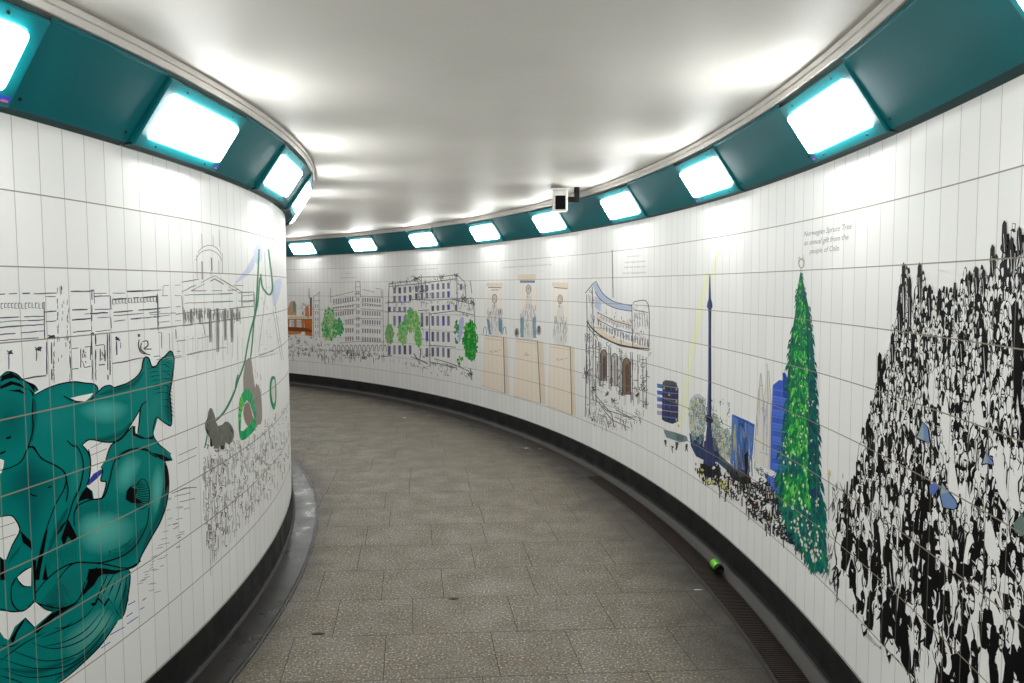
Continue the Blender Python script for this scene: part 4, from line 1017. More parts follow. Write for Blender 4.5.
def statues():
    I = crop(470, 260, 4.267); rnd = random.Random(9)
    peach, tan, pale = (236, 224, 209), (228, 213, 192), (240, 231, 220)
    data = (('first', ((70, 97), (140, 97), (140, 113), (70, 113)), ((78, 114), (135, 116), (136, 320), (80, 320)), ((62, 322), (145, 330), (150, 570), (50, 535)), ((145, 330), (160, 334), (168, 575), (150, 570)), (105, 165), (75, 200, 140, 322), 'seated statue figure in the left of three painted peach niches on the right wall'),
            ('second', ((205, 62), (280, 60), (280, 84), (206, 86)), ((213, 86), (277, 86), (282, 336), (215, 330)), ((195, 335), (290, 345), (302, 612), (185, 580)), ((290, 345), (314, 350), (322, 618), (302, 612)), (250, 125), (214, 185, 282, 335), 'statue between two globes in the middle, tallest of three painted peach niches'),
            ('third', ((350, 95), (420, 97), (418, 120), (350, 112)), ((357, 114), (416, 120), (416, 362), (355, 350)), ((340, 358), (430, 370), (436, 662), (330, 622)), ((430, 368), (446, 374), (452, 666), (436, 662)), (385, 168), (357, 235, 414, 362), 'plain grey statue in the right of three painted peach niches, nearest the arch mural'))
    for k, (nm, cap, niche, ped, side, head, bod, lab) in enumerate(data):
        a = Art(WR)
        a.poly('niche', I(*niche), pale, 0); a.poly('niche', I(*cap), tan, 1)
        a.poly('pedestal', I(*ped), peach, 0); a.poly('pedestal', I(*side), tan, 0)
        (px0, py0), (px1, py1), (px2, py2), (px3, py3) = ped
        a.stroke('pedestal', I((px1 - 2, py1), (px2 - 1, py2)), 0.9, (104, 122, 120), 2); a.stroke('pedestal', I((px0, py0), (px1, py1)), 0.6, (170, 160, 150), 2)
        a.stroke('pedestal', I((px0, py0 + 12), (px1, py1 + 14)), 0.5, (196, 180, 164), 2); a.stroke('pedestal', I((px3, py3), (px2, py2)), 0.5, (196, 184, 170), 2)
        for i in range(5):
            x = px0 + (px1 - px0) * (0.25 + 0.5 * rnd.random()); y = py0 + 60 + 12 * rnd.random(); a.stroke('pedestal', I((x, y), (x + 12, y + 2)), 0.6, (190, 172, 156), 2)
        x0, x1 = niche[0][0], niche[1][0]
        a.stroke('niche', I((x0, niche[0][1] + (3 if k != 1 else 6)), (x1, niche[1][1] + (2 if k != 1 else 6))), 1.0 if k != 1 else 2.4, (108, 140, 160) if k != 2 else (120, 130, 130), 2)
        if k == 0: a.stroke('niche', I((90, 128), (122, 128)), 0.7, (120, 130, 136), 2)
        hx, hy = head; g = (126, 122, 122)
        b0, c0, b1, c1 = bod
        a.poly('statue_figure', I((hx - 9, hy + 25), (hx + 9, hy + 25), (hx + 16, c0 + 10), (b1 - 3, c0 + 40), (b1, c1 - 50), (b1 - 8, c1), (b0 + 8, c1 - 6), (b0, c1 - 60), (b0 + 2, c0 + 40), (hx - 16, c0 + 10)), (222, 220, 216), 2, True)
        a.poly('statue_figure', [(x + 0, y) for x, y in [(I(head)[0][0] + 2.4 * math.cos(t), I(head)[0][1] + 4.6 * math.sin(t)) for t in [i * PI / 6 for i in range(12)]]], (206, 203, 200), 2)
        a.stroke('statue_figure', [(I(head)[0][0] + 2.4 * math.cos(t), I(head)[0][1] + 4.6 * math.sin(t)) for t in [i * PI / 6 for i in range(13)]], 0.6, g, 3)
        for i in range(52):
            x = b0 + (b1 - b0) * rnd.random(); y = c0 + (c1 - c0 - 30) * rnd.random()
            if k == 2 and rnd.random() < .3: continue
            a.stroke('statue_figure', I((x, y), (x + 8 * (rnd.random() - .5), y + 12 + 22 * rnd.random())), 0.6, (124 + rnd.randint(-30, 40),) * 3, 4, 0.5)
        for i in range(12):
            x = hx + 14 * (rnd.random() - .5); y = hy - 18 + 50 * rnd.random(); a.stroke('statue_figure', I((x, y), (x + 3, y + 14 * rnd.random())), 0.6, (116, 112, 112), 4, 0.5)
        if k == 0:
            for p in (I((70, 248), (82, 256), (92, 318), (82, 318)), I((122, 245), (136, 255), (138, 318), (122, 300))): a.poly('blue_drapery', p, (112, 152, 178), 3)
            for x in (64, 148): a.stroke('statue_figure', I((x - 8, 318), (x - 4, 290), (x + 4, 288), (x + 7, 320)), 0.6, g, 3, 0, True)
        if k == 1:
            for p in (I((214, 250), (228, 240), (230, 330), (216, 330)), I((266, 250), (280, 240), (282, 334), (270, 332))): a.poly('blue_drapery', p, (124, 162, 184), 3)
            for x, y in ((200, 310), (294, 300)):
                cx, cy = I((x, y))[0]
                gl = 'globe#%d' % x
                a.poly(gl, [(cx + 2.4 * math.cos(t), cy + 5 * math.sin(t)) for t in [i * PI / 6 for i in range(12)]], (170, 164, 160), 3)
                for i in range(8): a.stroke(gl, [(cx + 2 * (rnd.random() - .5), cy + 7 * (rnd.random() - .5)), (cx + 3 * (rnd.random() - .5), cy + 9 * (rnd.random() - .5))], 0.9, (84, 80, 80), 4)
        a.finish('statue_mural', lab, 'mural', 'three painted statue niches')
statues()
def arch():
    J = crop(570, 250, 3.592); a = Art(WR); rnd = random.Random(10)
    K = 'ink_lines'; ink = (92, 90, 94)
    a.poly('blue_cornice', J((82, 125), (96, 116), (120, 158), (160, 186), (220, 200), (220, 220), (160, 208), (112, 180), (90, 150)), (184, 196, 222), 0); a.poly('blue_cornice', J((90, 165), (112, 180), (110, 222), (88, 205)), (192, 200, 226), 0)
    a.poly('tan_washes', J((100, 268), (130, 300), (180, 326), (280, 348), (280, 356), (180, 340), (125, 318), (96, 290)), (230, 214, 190), 0); a.poly('tan_washes', J((96, 232), (220, 262), (222, 280), (100, 252)), (226, 216, 202), 0)
    for p in (J((55, 155), (82, 122), (95, 112)), J((60, 255), (82, 284), (120, 314), (170, 338), (230, 350), (288, 356)), J((95, 116), (120, 158), (160, 186), (222, 200)), J((90, 150), (112, 180), (160, 208), (222, 220)), J((222, 195), (226, 350)), J((226, 192), (240, 184), (282, 196), (284, 350)), J((230, 215), (282, 225)), J((60, 160), (62, 260), (55, 600)), J((80, 130), (84, 280), (82, 540)), J((100, 225), (160, 255), (220, 272)), J((98, 250), (160, 282), (222, 300)), J((152, 0), (155, 172)), J((84, 300), (180, 345), (284, 362)), J((60, 270), (100, 320))):
        a.stroke(K, p, 0.8 if p[0][1] < 320 else 0.8, ink, 2, 0.1, len(p) > 3)
    a.stroke(K, J((60, 255), (82, 284), (120, 314), (170, 338), (230, 350), (288, 356)), 1.5, (66, 64, 68), 3, 0.3, True)
    for i in range(13):
        t = i / 12; x = 100 + 120 * t; y = 262 + 42 * math.sqrt(t) + 16 * t
        a.poly('window_marks', J((x, y - 14), (x + 4, y - 13), (x + 4, y + 8), (x, y + 8)), (148, 150, 180) if i % 3 else (110, 108, 120), 2)
        a.poly('window_marks', J((x, y - 42), (x + 4, y - 41), (x + 4, y - 30), (x, y - 30)), (168, 176, 206), 2)
    for i in range(6):
        x = 232 + i * 9; y = 322 + i * 3
        a.poly('window_marks', J((x, y - 14), (x + 4, y - 13), (x + 4, y + 12), (x, y + 10)), (140, 136, 140), 2); a.stroke('window_marks', J((x, 225 + i), (x + 2, 275)), 0.6, (150, 148, 150), 2)
    for x, y0, y1 in ((92, 320, 560), (104, 330, 480), (108, 332, 490), (140, 345, 500), (146, 348, 505), (180, 355, 520), (186, 358, 525), (218, 366, 540), (224, 368, 540), (244, 375, 555), (262, 380, 565), (274, 385, 560), (70, 300, 590), (60, 330, 480)):
        a.stroke(K, J((x, y0), (x + 1, y1)), 0.8, (104, 102, 104), 2, 0.1)
    scribble(a, K, J((84, 310), (180, 350), (284, 368), (278, 560), (180, 520), (84, 480)), 130, rnd, (100, 98, 100), 0.8, 9)
    scribble(a, K, J((96, 200), (222, 240), (284, 300), (284, 352), (170, 335), (96, 270)), 70, rnd, (120, 118, 124), 0.7, 4, 3)
    for cx, yt, yb, w, c in ((122, 358, 470, 10, (150, 130, 112)), (161, 372, 490, 11, (190, 186, 182)), (203, 388, 520, 13, (142, 112, 90))):
        arc = [(cx - w, yb)] + [(cx + w * math.cos(t), yt + w * 1.6 - w * 1.6 * math.sin(t)) for t in [PI - i * PI / 8 for i in range(9)]] + [(cx + w, yb)]
        a.poly('arches', J(*arc), c if c[1] < 140 else (206, 202, 198), 1); a.stroke('arches', J(*arc), 0.9, (70, 66, 66), 3)
        a.poly('arches', J((cx - w * .4, yt + 30), (cx + w * .7, yt + 20), (cx + w * .8, yb - 20), (cx - w * .2, yb)), (100, 86, 78) if c[1] < 140 else (176, 172, 168), 2)
        a.stroke('arches', J((cx, yt + 20), (cx, yb)), 0.5, (60, 56, 56), 3)
    scribble(a, 'street_scribbles', J((50, 420), (96, 460), (150, 520), (220, 590), (250, 570), (270, 575), (230, 660), (90, 620), (60, 600)), 120, rnd, (128, 124, 124), 0.7, 6)
    for p in (J((95, 540), (130, 575), (180, 590), (235, 610)), J((110, 560), (150, 610), (215, 640)), J((90, 520), (150, 590), (160, 640)), J((165, 575), (215, 600), (240, 600)), J((100, 590), (130, 600), (140, 640)), J((160, 600), (190, 612), (200, 650))): a.stroke('street_scribbles', p, 1.0, (120, 116, 116), 2, 0.3)
    for x, y in ((85, 500), (132, 515), (155, 540), (85, 605), (240, 520), (262, 480), (60, 440)):
        for i in range(7): a.stroke('street_scribbles', J((x + 16 * (rnd.random() - .5), y + 14 * (rnd.random() - .5)), (x + 16 * (rnd.random() - .5), y + 24 * (rnd.random() - .5))), 1.1, (84, 80, 82), 3, 0.3)
    scribble(a, K, J((60, 150), (84, 140), (100, 300), (62, 300)), 30, rnd, (130, 126, 130), 0.6, 6); scribble(a, K, J((226, 196), (282, 200), (284, 350), (226, 340)), 26, rnd, (150, 146, 148), 0.6, 6)
    scribble(a, K, J((52, 300), (82, 300), (84, 470), (52, 470)), 40, rnd, (120, 116, 118), 0.7, 8)
    a.finish('arch_mural', 'ink sketch of a curved triple archway with a pale blue roof line, right wall', 'mural')
arch()
def city():
    K = crop(620, 260, 3.104); N = crop(650, 360, 4.88); O = crop(720, 340, 4.88); M = crop(700, 420, 4.27)
    a = Art(WR); rnd = random.Random(12)
    for p in (K((265, 40), (278, 40), (250, 200), (225, 320), (200, 500), (182, 515), (212, 300)), K((302, -30), (310, -30), (292, 60), (280, 70))): a.poly('yellow_beam', p, (234, 235, 206), 0)
    # dark round office block with blue side bands
    for i in range(5):
        y = 115 + i * 33; a.poly('office_block', N((34, y), (62, y + 4), (64, y + 24), (36, y + 20)), [(66, 120, 180), (70, 100, 190), (80, 110, 190), (130, 140, 190), (170, 160, 190)][i], 1)
    a.poly('office_block', N((62, 110), (74, 100), (110, 102), (128, 112), (140, 140), (138, 300), (110, 312), (72, 300), (58, 290)), (52, 58, 92), 2)
    for j in range(6):
        y = 125 + j * 30
        a.stroke('office_block', N((62, y), (100, y + 6), (138, y + 10)), 1.0, (150, 140, 150) if j % 2 == 0 else (110, 120, 160), 3)
        for i in range(6): a.poly('office_block', N((66 + i * 12, y + 8 + i), (73 + i * 12, y + 8 + i), (73 + i * 12, y + 18 + i), (66 + i * 12, y + 18 + i)), rnd.choice(((36, 38, 60), (40, 50, 96), (60, 80, 150), (206, 190, 90), (30, 32, 50))), 3)
    a.poly('office_block', N((62, 108), (76, 98), (112, 102), (132, 112), (130, 122), (64, 122)), (92, 86, 92), 3)
    for p, c in ((N((65, 340), (120, 352), (180, 372), (186, 395), (150, 402), (80, 378)), (120, 140, 140)), (N((100, 350), (180, 380), (170, 400), (110, 384)), (96, 118, 124))): a.poly('grey_green_wash', p, c, 1)
    for p, c in ((N((200, 190), (232, 165), (262, 190), (275, 270), (272, 330), (240, 400), (205, 380), (192, 330), (190, 250)), (190, 198, 194)), (N((300, 262), (335, 280), (345, 330), (390, 350), (400, 480), (350, 480), (300, 390)), (192, 198, 182)), (N((205, 200), (228, 170), (240, 220), (236, 290), (210, 300)), (150, 166, 184))): a.poly('grey_green_wash', p, c, 1, True)
    for p, c in ((N((192, 355), (220, 380), (262, 360), (270, 470), (285, 500), (225, 470), (200, 420)), (48, 66, 104)), (N((262, 400), (300, 370), (330, 400), (340, 460), (380, 500), (400, 560), (330, 500), (270, 480)), (58, 78, 112)), (N((210, 390), (300, 400), (330, 440), (350, 490), (250, 478)), (40, 56, 92)), (N((340, 470), (410, 520), (486, 545), (480, 600), (400, 560)), (70, 74, 80))): a.poly('dark_blue_wash', p, c, 2)
    scribble(a, 'grey_green_wash', N((195, 180), (270, 180), (345, 300), (400, 340), (400, 480), (200, 380)), 260, rnd, (104, 118, 120), 0.9, 7, 3)
    for i in range(90):
        x, y = N((200 + 190 * rnd.random(), 190 + 230 * rnd.random()))[0]; a.stroke('grey_green_wash', [(x, y), (x + 1.5 * (rnd.random() - .5), y + 6 * rnd.random())], 1.4, rnd.choice(((130, 158, 190), (176, 186, 150), (200, 196, 120), (84, 110, 150), (190, 196, 190))), 4, 0.4)
    for x, y in ((140, 322), (205, 305), (190, 240), (228, 210), (250, 520), (300, 600), (340, 610)): a.poly('yellow_lights', N((x - 6, y), (x, y - 10), (x + 7, y), (x, y + 9)), (226, 196, 60), 5)
    # the slender tower
    a.poly('slender_tower', K((277.5, 55), (279.5, 40), (281, 55), (283, 120), (287, 134), (288, 146), (284, 152), (283, 200), (284, 380), (284, 520), (298, 640), (258, 640), (270, 520), (274, 380), (275, 200), (274, 152), (270, 146), (272, 132), (276, 120)), (54, 62, 104), 5)
    a.stroke('slender_tower', K((276.5, 160), (276, 380), (273, 520)), 0.8, (100, 112, 160), 6); a.stroke('slender_tower', K((282, 160), (282, 520)), 0.8, (30, 34, 60), 6)
    a.poly('slender_tower', N((272, 268), (300, 270), (310, 295), (304, 308), (274, 302)), (40, 46, 76), 6)
    # blue buildings
    a.poly('blue_building', N((400, 265), (486, 300), (490, 548), (440, 530), (395, 500)), (84, 124, 190), 1); a.poly('blue_building', O((62, 362), (170, 412), (160, 560), (130, 640), (70, 620), (50, 600)), (84, 122, 190), 1)
    a.poly('blue_building', O((60, 372), (72, 366), (168, 412), (166, 424)), (54, 90, 180), 2)
    for i in range(70):
        x = 66 + 96 * rnd.random(); y = 390 + 220 * rnd.random()
        if y < 372 + (x - 62) * 0.48: continue
        c = rnd.choice(((60, 100, 186), (106, 142, 200), (140, 160, 196), (84, 110, 160))) if y < 500 else rnd.choice(((110, 122, 140), (150, 160, 170), (84, 90, 110), (60, 70, 100), (170, 180, 186)))
        a.stroke('blue_building', O((x, y), (x + 2, y + 20 + 60 * rnd.random())), 1.3, c, 3, 0.3)
    for i in range(10): a.stroke('blue_building', O((66 + 12 * rnd.random(), 405 + 130 * rnd.random()), (70, 420 + 140 * rnd.random())), 1.2, (196, 180, 100), 4, 0.3)
    a.poly('white_tower', O((186, 250), (200, 160), (212, 280), (232, 130), (246, 290), (256, 400), (245, 640), (165, 590), (175, 420)), (216, 214, 208), 0)
    for p in (O((190, 240), (176, 420), (165, 580)), O((198, 160), (192, 250), (190, 500)), O((202, 165), (212, 300), (206, 540)), O((230, 115), (232, 200), (236, 300)), O((238, 150), (250, 300), (240, 620)), O((215, 300), (212, 540)), O((232, 300), (228, 560)), O((190, 545), (240, 560)), O((195, 220), (212, 222))): a.stroke('white_tower', p, 0.7, (170, 168, 164), 1)
    for i in range(16): x = 180 + 50 * rnd.random(); y = 260 + 260 * rnd.random(); a.stroke('white_tower', O((x, y), (x + 2, y + 60 * rnd.random())), 1.0, (150, 158, 196), 1, 0.4)
    a.poly('blue_tower', O((258, 220), (290, 195), (306, 198), (308, 160), (316, 158), (320, 180), (330, 190), (328, 340), (318, 600), (300, 660), (245, 630), (250, 400)), (58, 92, 192), 1)
    for i in range(12):
        y = 240 + i * 33
        if i % 2: a.poly('blue_tower', O((256, y), (326, y + 14), (326, y + 40), (255, y + 26)), (76, 110, 206), 2)
        a.stroke('blue_tower', O((256, y), (326, y + 14)), 0.6, (112, 140, 214), 3)
    a.poly('blue_tower', O((306, 160), (318, 158), (332, 190), (330, 300), (310, 300)), (44, 66, 170), 2)
    a.poly('blue_tower', O((212, 645), (260, 670), (296, 690), (300, 760), (250, 730)), (74, 108, 190), 2)
    # black street crowd along the foot
    S = 'street_crowd'
    for p in (M((0, 185), (35, 190), (70, 225), (60, 250), (20, 240)), M((60, 215), (80, 185), (92, 230), (80, 260)), M((120, 215), (165, 245), (215, 240), (222, 272), (180, 270), (135, 250)), M((190, 150), (205, 130), (210, 200), (195, 250))): a.poly(S, p, (34, 32, 34), 5)
    scribble(a, S, M((-40, 170), (70, 190), (150, 260), (190, 300), (190, 345), (140, 330), (60, 290), (0, 245)), 110, rnd, (30, 30, 32), 1.6, 7, 6)
    scribble(a, S, M((110, 200), (220, 240), (300, 260), (330, 320), (340, 420), (420, 540), (440, 560), (400, 545), (320, 480), (190, 385), (190, 300)), 230, rnd, (34, 32, 34), 1.8, 9, 6)
    scribble(a, S, M((230, 170), (330, 250), (330, 290), (240, 220)), 24, rnd, (60, 58, 60), 0.8, 6, 6)
    for i in range(60):
        x, y = 190 + 220 * rnd.random(), 270 + 240 * rnd.random()
        if inside((x, y), [(190, 290), (330, 330), (420, 540), (320, 470), (190, 370)]): a.stroke(S, M((x, y), (x + 4, y + 12 * rnd.random())), 1.4, (216, 215, 212), 7, 0.3)
    for x, y in ((30, 258), (52, 264), (90, 268), (104, 284), (120, 300), (112, 262), (10, 212)): a.poly('yellow_lights', M((x - 8, y), (x, y - 6), (x + 9, y + 3), (x, y + 8)), (208, 200, 70), 7)
    for x, y in ((70, 390), (100, 420), (170, 410), (125, 400)):
        for i in range(5): a.stroke(S, N((x + 14 * rnd.random(), y), (x + 14 * rnd.random(), y + 40 * rnd.random())), 1.1, (60, 58, 60), 3, 0.3)
    a.finish('city_mural', 'skyline mural of a slender dark blue tower and blue office blocks, right wall', 'mural')
city()
def christmas_tree():
    a = Art(WR); rnd = random.Random(14)
    L_ = [(800.5, 272), (797, 292), (795, 315), (790, 345), (787, 385), (785, 420), (782, 440), (778, 480), (780, 510), (790, 530), (806, 552), (820, 573)]
    R_ = [(801.5, 272), (805, 290), (809, 308), (812, 330), (815, 370), (817, 420), (819, 470), (822, 510), (822, 545), (822.5, 573)]
    def at(side, y):
        for p, q in zip(side, side[1:]):
            if p[1] <= y <= q[1]: return p[0] + (q[0] - p[0]) * (y - p[1]) / (q[1] - p[1])
        return side[-1][0]
    a.poly('foliage', L_ + R_[::-1], (14, 106, 78), 0)
    for i in range(2300):
        y = 273 + 294 * rnd.random() ** 0.62; x0, x1 = at(L_, y), at(R_, y); u = rnd.random()
        f = (y - 270) / 290
        x = x0 - 2.2 * f - 0.5 + (x1 - x0 + 4.4 * f + 1.0) * u
        s = (0.95 + 1.9 * f) * (0.6 + 0.9 * rnd.random())
        if u > 0.70 or y < 300 and u > 0.5: c = rnd.choice(((6, 92, 90), (4, 80, 84), (16, 110, 104), (0, 66, 76), (34, 58, 96), (10, 100, 84)))
        elif u < 0.16: c = rnd.choice(((14, 106, 80), (8, 86, 70), (34, 136, 84), (8, 78, 84)))
        else: c = rnd.choice(((24, 146, 74), (50, 176, 70), (14, 124, 66), (84, 196, 80), (8, 104, 72), (112, 206, 90), (18, 134, 70)))
        if y > 505 or (455 < y < 475 and u < .6): c = rnd.choice(((6, 104, 98), (14, 118, 102), (4, 88, 92), (30, 132, 92), (8, 76, 84)))
        lean = (u - 0.5) * s * 2.2
        a.poly('foliage', [(x - s * .5, y - s * .4), (x + s * .1, y - s), (x + s * .55, y - s * .2), (x + lean, y + s * 2.2)], c, 1 + i % 5)
    for i in range(150):
        y = 298 + 264 * math.sqrt(rnd.random()); x0, x1 = at(L_, y), at(R_, y); x = x0 + (x1 - x0) * (0.06 + 0.88 * rnd.random()); s = (0.8 + 1.3 * (y - 290) / 290) * (0.6 + 0.8 * rnd.random())
        a.poly('pale_lights', [(x - s * .5, y), (x - s * .1, y - s), (x + s * .5, y - s * .3), (x + s * .2, y + s)], rnd.choice(((222, 226, 214), (212, 218, 196), (232, 214, 204), (196, 222, 190), (224, 200, 190))), 7)
    g = (140, 140, 128)
    a.stroke('star_top', [(801.6 + 2.6 * math.cos(t), 263.5 + 4.5 * math.sin(t)) for t in [i * PI / 6 for i in range(13)]], 0.9, g, 2)
    for p in ([(798.5, 262), (800, 256), (801.5, 260), (803, 255), (804.5, 262)], [(801, 268), (801, 273)], [(798, 258), (804, 259)]): a.stroke('star_top', p, 0.7, (186, 184, 150), 2)
    a.finish('christmas_tree_mural', 'tall narrow green christmas tree with pale lights, printed on the right wall', 'mural')
christmas_tree()

# ---- right wall: dense black ink crowd
def ink_crowd():
    a = Art(WR); rnd = random.Random(33)
    hit = WR.hit
    edge = [(832, 586), (834, 560), (835, 525), (838, 498), (845, 480), (852, 468), (858, 452), (862, 432), (866, 414), (874, 394), (879, 360), (884, 350), (888, 340), (893, 330), (894, 312), (901, 300), (902, 268), (906, 262), (911, 268), (912, 296), (917, 290), (918, 264), (924, 264), (926, 282), (934, 280), (944, 284), (955, 276), (962, 264), (976, 264), (985, 262), (989, 274), (992, 248), (995, 240), (998, 250), (1000, 276), (1003, 230), (1006, 216), (1012, 222), (1024, 224)]
    E = [hit(*p) for p in edge]
    s_end = -2.45
    sR = E[-1][0]
    E += [(sR - 0.1, E[-1][1] + 0.01), (sR - 0.2, E[-1][1] + 0.05), (sR - 0.45, E[-1][1] + 0.02), (s_end, E[-1][1] - 0.03)]
    zb = Z0 + ROW + 0.004
    top = sorted(E, key=lambda p: -p[0])                      # runs towards the viewer
    def ztop(s):
        best = zb
        for p, q in zip(E, E[1:]):
            lo, hi = min(p[0], q[0]), max(p[0], q[0])
            if lo <= s <= hi and hi > lo: best = max(best, p[1] + (q[1] - p[1]) * (s - p[0]) / (q[0] - p[0]))
        return best
    white = (233, 233, 231)
    s0 = E[0][0] + 0.02
    zmax = 1.66
    def size(z): 
        t = max(0.0, min(1.0, (1.42 - z) / (1.42 - zb)))
        return 0.034 + 0.074 * t ** 1.5
    # black ground, ragged at the rim
    W_ = 0.013
    s = s0
    while s > s_end:
        zt = ztop(s - W_ / 2) - 0.02 - 0.05 * rnd.random()
        z = zb
        fade = min(1.0, (s0 - s) / 0.20)
        while z < zt:
            h = 0.02 + 0.07 * rnd.random()
            if rnd.random() < 0.35 + 0.47 * fade and (z > zb + 0.05 * rnd.random()):
                a.polyS('black_ground', [(s, z), (s - W_ * 1.2, z + 0.01 * rnd.random()), (s - W_ * 1.1, min(zt, z + h) + 0.012 * rnd.random()), (s - 0.001, min(zt, z + h))], INK, 0)
            z += h
        s -= W_
    # rows of people, far ones first
    z = zmax; row = 0; count = 0
    K = 'crowd_figures'
    def turned(fn, cs, cz, ang, sh):
        ca, sa = math.cos(ang), math.sin(ang)
        def f(name, P, *r):
            fn(name, [(cs + (x - cs) * ca - (y - cz) * sa + rnd.gauss(0, sh), cz + (x - cs) * sa + (y - cz) * ca + rnd.gauss(0, sh)) for x, y in P], *r)
        return f
    def ell(cx, cz, rx, rz, n=10, t0=0.0): return [(cx + rx * math.cos(t0 + i * 2 * PI / n), cz + rz * math.sin(t0 + i * 2 * PI / n)) for i in range(n)]
    while z > zb - 0.02:
        h = size(z)
        lay = 1 + row * 0.32
        s = s0 - rnd.random() * h
        while s > s_end:
            hh = h * (0.75 + 0.5 * rnd.random()); zz = z + rnd.gauss(0, h * 0.25); w = hh * 0.36
            step = w * (1.4 + 2.0 * rnd.random())
            s -= step
            zt = ztop(s)
            if zz + hh * 0.6 > zt or zz < zb + hh * 0.35: continue
            l = lay + 0.05 * (count % 3); count += 1
            lean = rnd.gauss(0, 0.12) * hh
            dark = rnd.random() < 0.34
            bh = hh * (1.2 + 1.3 * rnd.random()); bb = max(zb, zz - hh * 0.5 - bh)
            bw = w * (1.3 + 0.7 * rnd.random())
            ang = rnd.gauss(0, 0.16); PO = turned(a.polyS, s, zz, ang, hh * 0.022); ST = turned(a.strokeS, s, zz, ang, hh * 0.03)
            body = [(s - w * .45, zz - hh * .42), (s - bw * .8, zz - hh * .72), (s - bw + lean, bb), (s + bw * 0.8 + lean, bb), (s + bw * .7, zz - hh * .72), (s + w * .45, zz - hh * .42)]
            PO(K, body, INK if dark else white, l)
            if not dark:
                lw = max(0.0028, hh * 0.085)
                ST(K, [body[1], ((body[1][0] + body[2][0]) / 2 + 0.1 * bw, (body[1][1] + bb) / 2), body[2]], lw * (0.8 + rnd.random()), INK, l + 0.08, 0.4)
                ST(K, [body[0], body[1]], lw, INK, l + 0.08, 0.3); ST(K, [body[5], body[4], body[3]], lw * (0.8 + rnd.random()), INK, l + 0.08, 0.3)
                for k in range(rnd.randint(2, 6)):
                    x = s + bw * 1.3 * (rnd.random() - .5); y1 = zz - hh * (0.7 + 0.5 * rnd.random()); y2 = max(bb, y1 - hh * (0.3 + 0.9 * rnd.random()))
                    if y1 > y2: ST(K, [(x, y1), (x + lean * .4 + 0.1 * w, (y1 + y2) / 2), (x + lean * .8, y2)], lw * (0.5 + 1.4 * rnd.random()), INK, l + 0.08, 0.8)
            else:
                for k in range(rnd.randint(2, 5)):
                    x = s + bw * 1.3 * (rnd.random() - .5); y1 = zz - hh * (0.7 + 0.4 * rnd.random()); y2 = max(bb, y1 - hh * (0.3 + 0.6 * rnd.random()))
                    if y1 > y2: ST(K, [(x, y1), (x + lean * .6, y2)], hh * 0.08, white, l + 0.08, 0.7)
            face_dark = rnd.random() < 0.12
            PO(K, ell(s, zz, w * .62, hh * .5), INK, l + 0.12)
            if not face_dark: PO(K, ell(s + 0.03 * w * rnd.choice((-1, 1)), zz - hh * 0.01, w * .47, hh * .40), white, l + 0.16)
            t = rnd.random(); d = rnd.choice((-1, 1))
            if zz > 1.02 and rnd.random() < 0.5: t = 0.5; face_dark = True
            if t < 0.38:                                     # flat cap or hat with a brim
                c = white if rnd.random() < 0.55 else INK
                PO(K, [(s - w * .85, zz + hh * .14), (s - w * .55, zz + hh * .20), (s - w * .5, zz + hh * .58), (s + w * .5, zz + hh * .58), (s + w * .55, zz + hh * .20), (s + w * .85, zz + hh * .12), (s + w * .4, zz + hh * .08), (s - w * .4, zz + hh * .08)], INK, l + 0.2)
                if c is white: PO(K, [(s - w * .38, zz + hh * .26), (s - w * .34, zz + hh * .50), (s + w * .34, zz + hh * .50), (s + w * .38, zz + hh * .26)], white, l + 0.22)
            elif t < 0.68:                                   # hair
                PO(K, [(s - w * .64, zz - hh * .05), (s - w * .60, zz + hh * .30), (s - w * .2, zz + hh * .53), (s + w * .3, zz + hh * .50), (s + w * .62, zz + hh * .22), (s + w * .5, zz + hh * .12), (s + d * w * .2, zz + hh * .22), (s - w * .45, zz + hh * .14)], INK, l + 0.2)
            elif t < 0.80:                                   # bald or bobble hat
                ST(K, [(s - w * .55, zz + hh * .16), (s, zz + hh * .2), (s + w * .55, zz + hh * .14)], hh * 0.06, INK, l + 0.2)
            if hh > 0.042 and not face_dark:
                lw = hh * 0.075
                for e in (-1, 1): ST(K, [(s + (e * .26 + d * .08) * w - w * .12, zz + hh * .03), (s + (e * .26 + d * .08) * w + w * .12, zz + hh * .02)], lw * 1.3, INK, l + 0.2, 0.3)
                ST(K, [(s + d * w * .10, zz + hh * .02), (s + d * w * .2, zz - hh * .14), (s + d * w * .08, zz - hh * .16)], lw * .8, INK, l + 0.2, 0.3)
                ST(K, [(s - w * .15 + d * w * .08, zz - hh * .26), (s + w * .18 + d * w * .08, zz - hh * .25)], lw, INK, l + 0.2, 0.4)
        z -= h * 0.74; row += 1
    # loose pen and brush marks over the whole crowd
    top_l = 1 + row * 0.32 + 0.3
    for i in range(2400):
        s = s0 - (s0 - s_end) * rnd.random(); z = zb + (zmax - zb) * rnd.random(); h = size(z)
        if z + h * .5 > ztop(s) - 0.004 or z - h * 0.7 < zb: continue
        if z < 0.95 and rnd.random() < 0.72: continue
        black = rnd.random() < 0.62
        wd = h * ((0.07 + 0.13 * rnd.random()) if black else (0.06 + 0.10 * rnd.random()))
        if z > 1.0: wd *= 1.35
        else: wd *= 0.7
        l_ = h * (0.35 + 0.6 * rnd.random()); an = rnd.gauss(PI / 2, 0.45) if rnd.random() < .75 else rnd.random() * PI
        bx = rnd.gauss(0, 0.22) * l_
        dx, dz = math.cos(an) * l_ / 2 * 0.7, math.sin(an) * l_ / 2
        P = [(s - dx, z - dz), (s + bx * 0.8 - dx * .3, z - dz * .3), (s + bx * 0.8 + dx * .3, z + dz * .3), (s + dx, z + dz)]
        a.strokeS('pen_marks', P, wd, INK if black else white, top_l + (i % 4) * 0.06, 0.75)
    # raised arms, poles and tall dark people on the rim
    last = 1 + row * 0.32 + 0.8
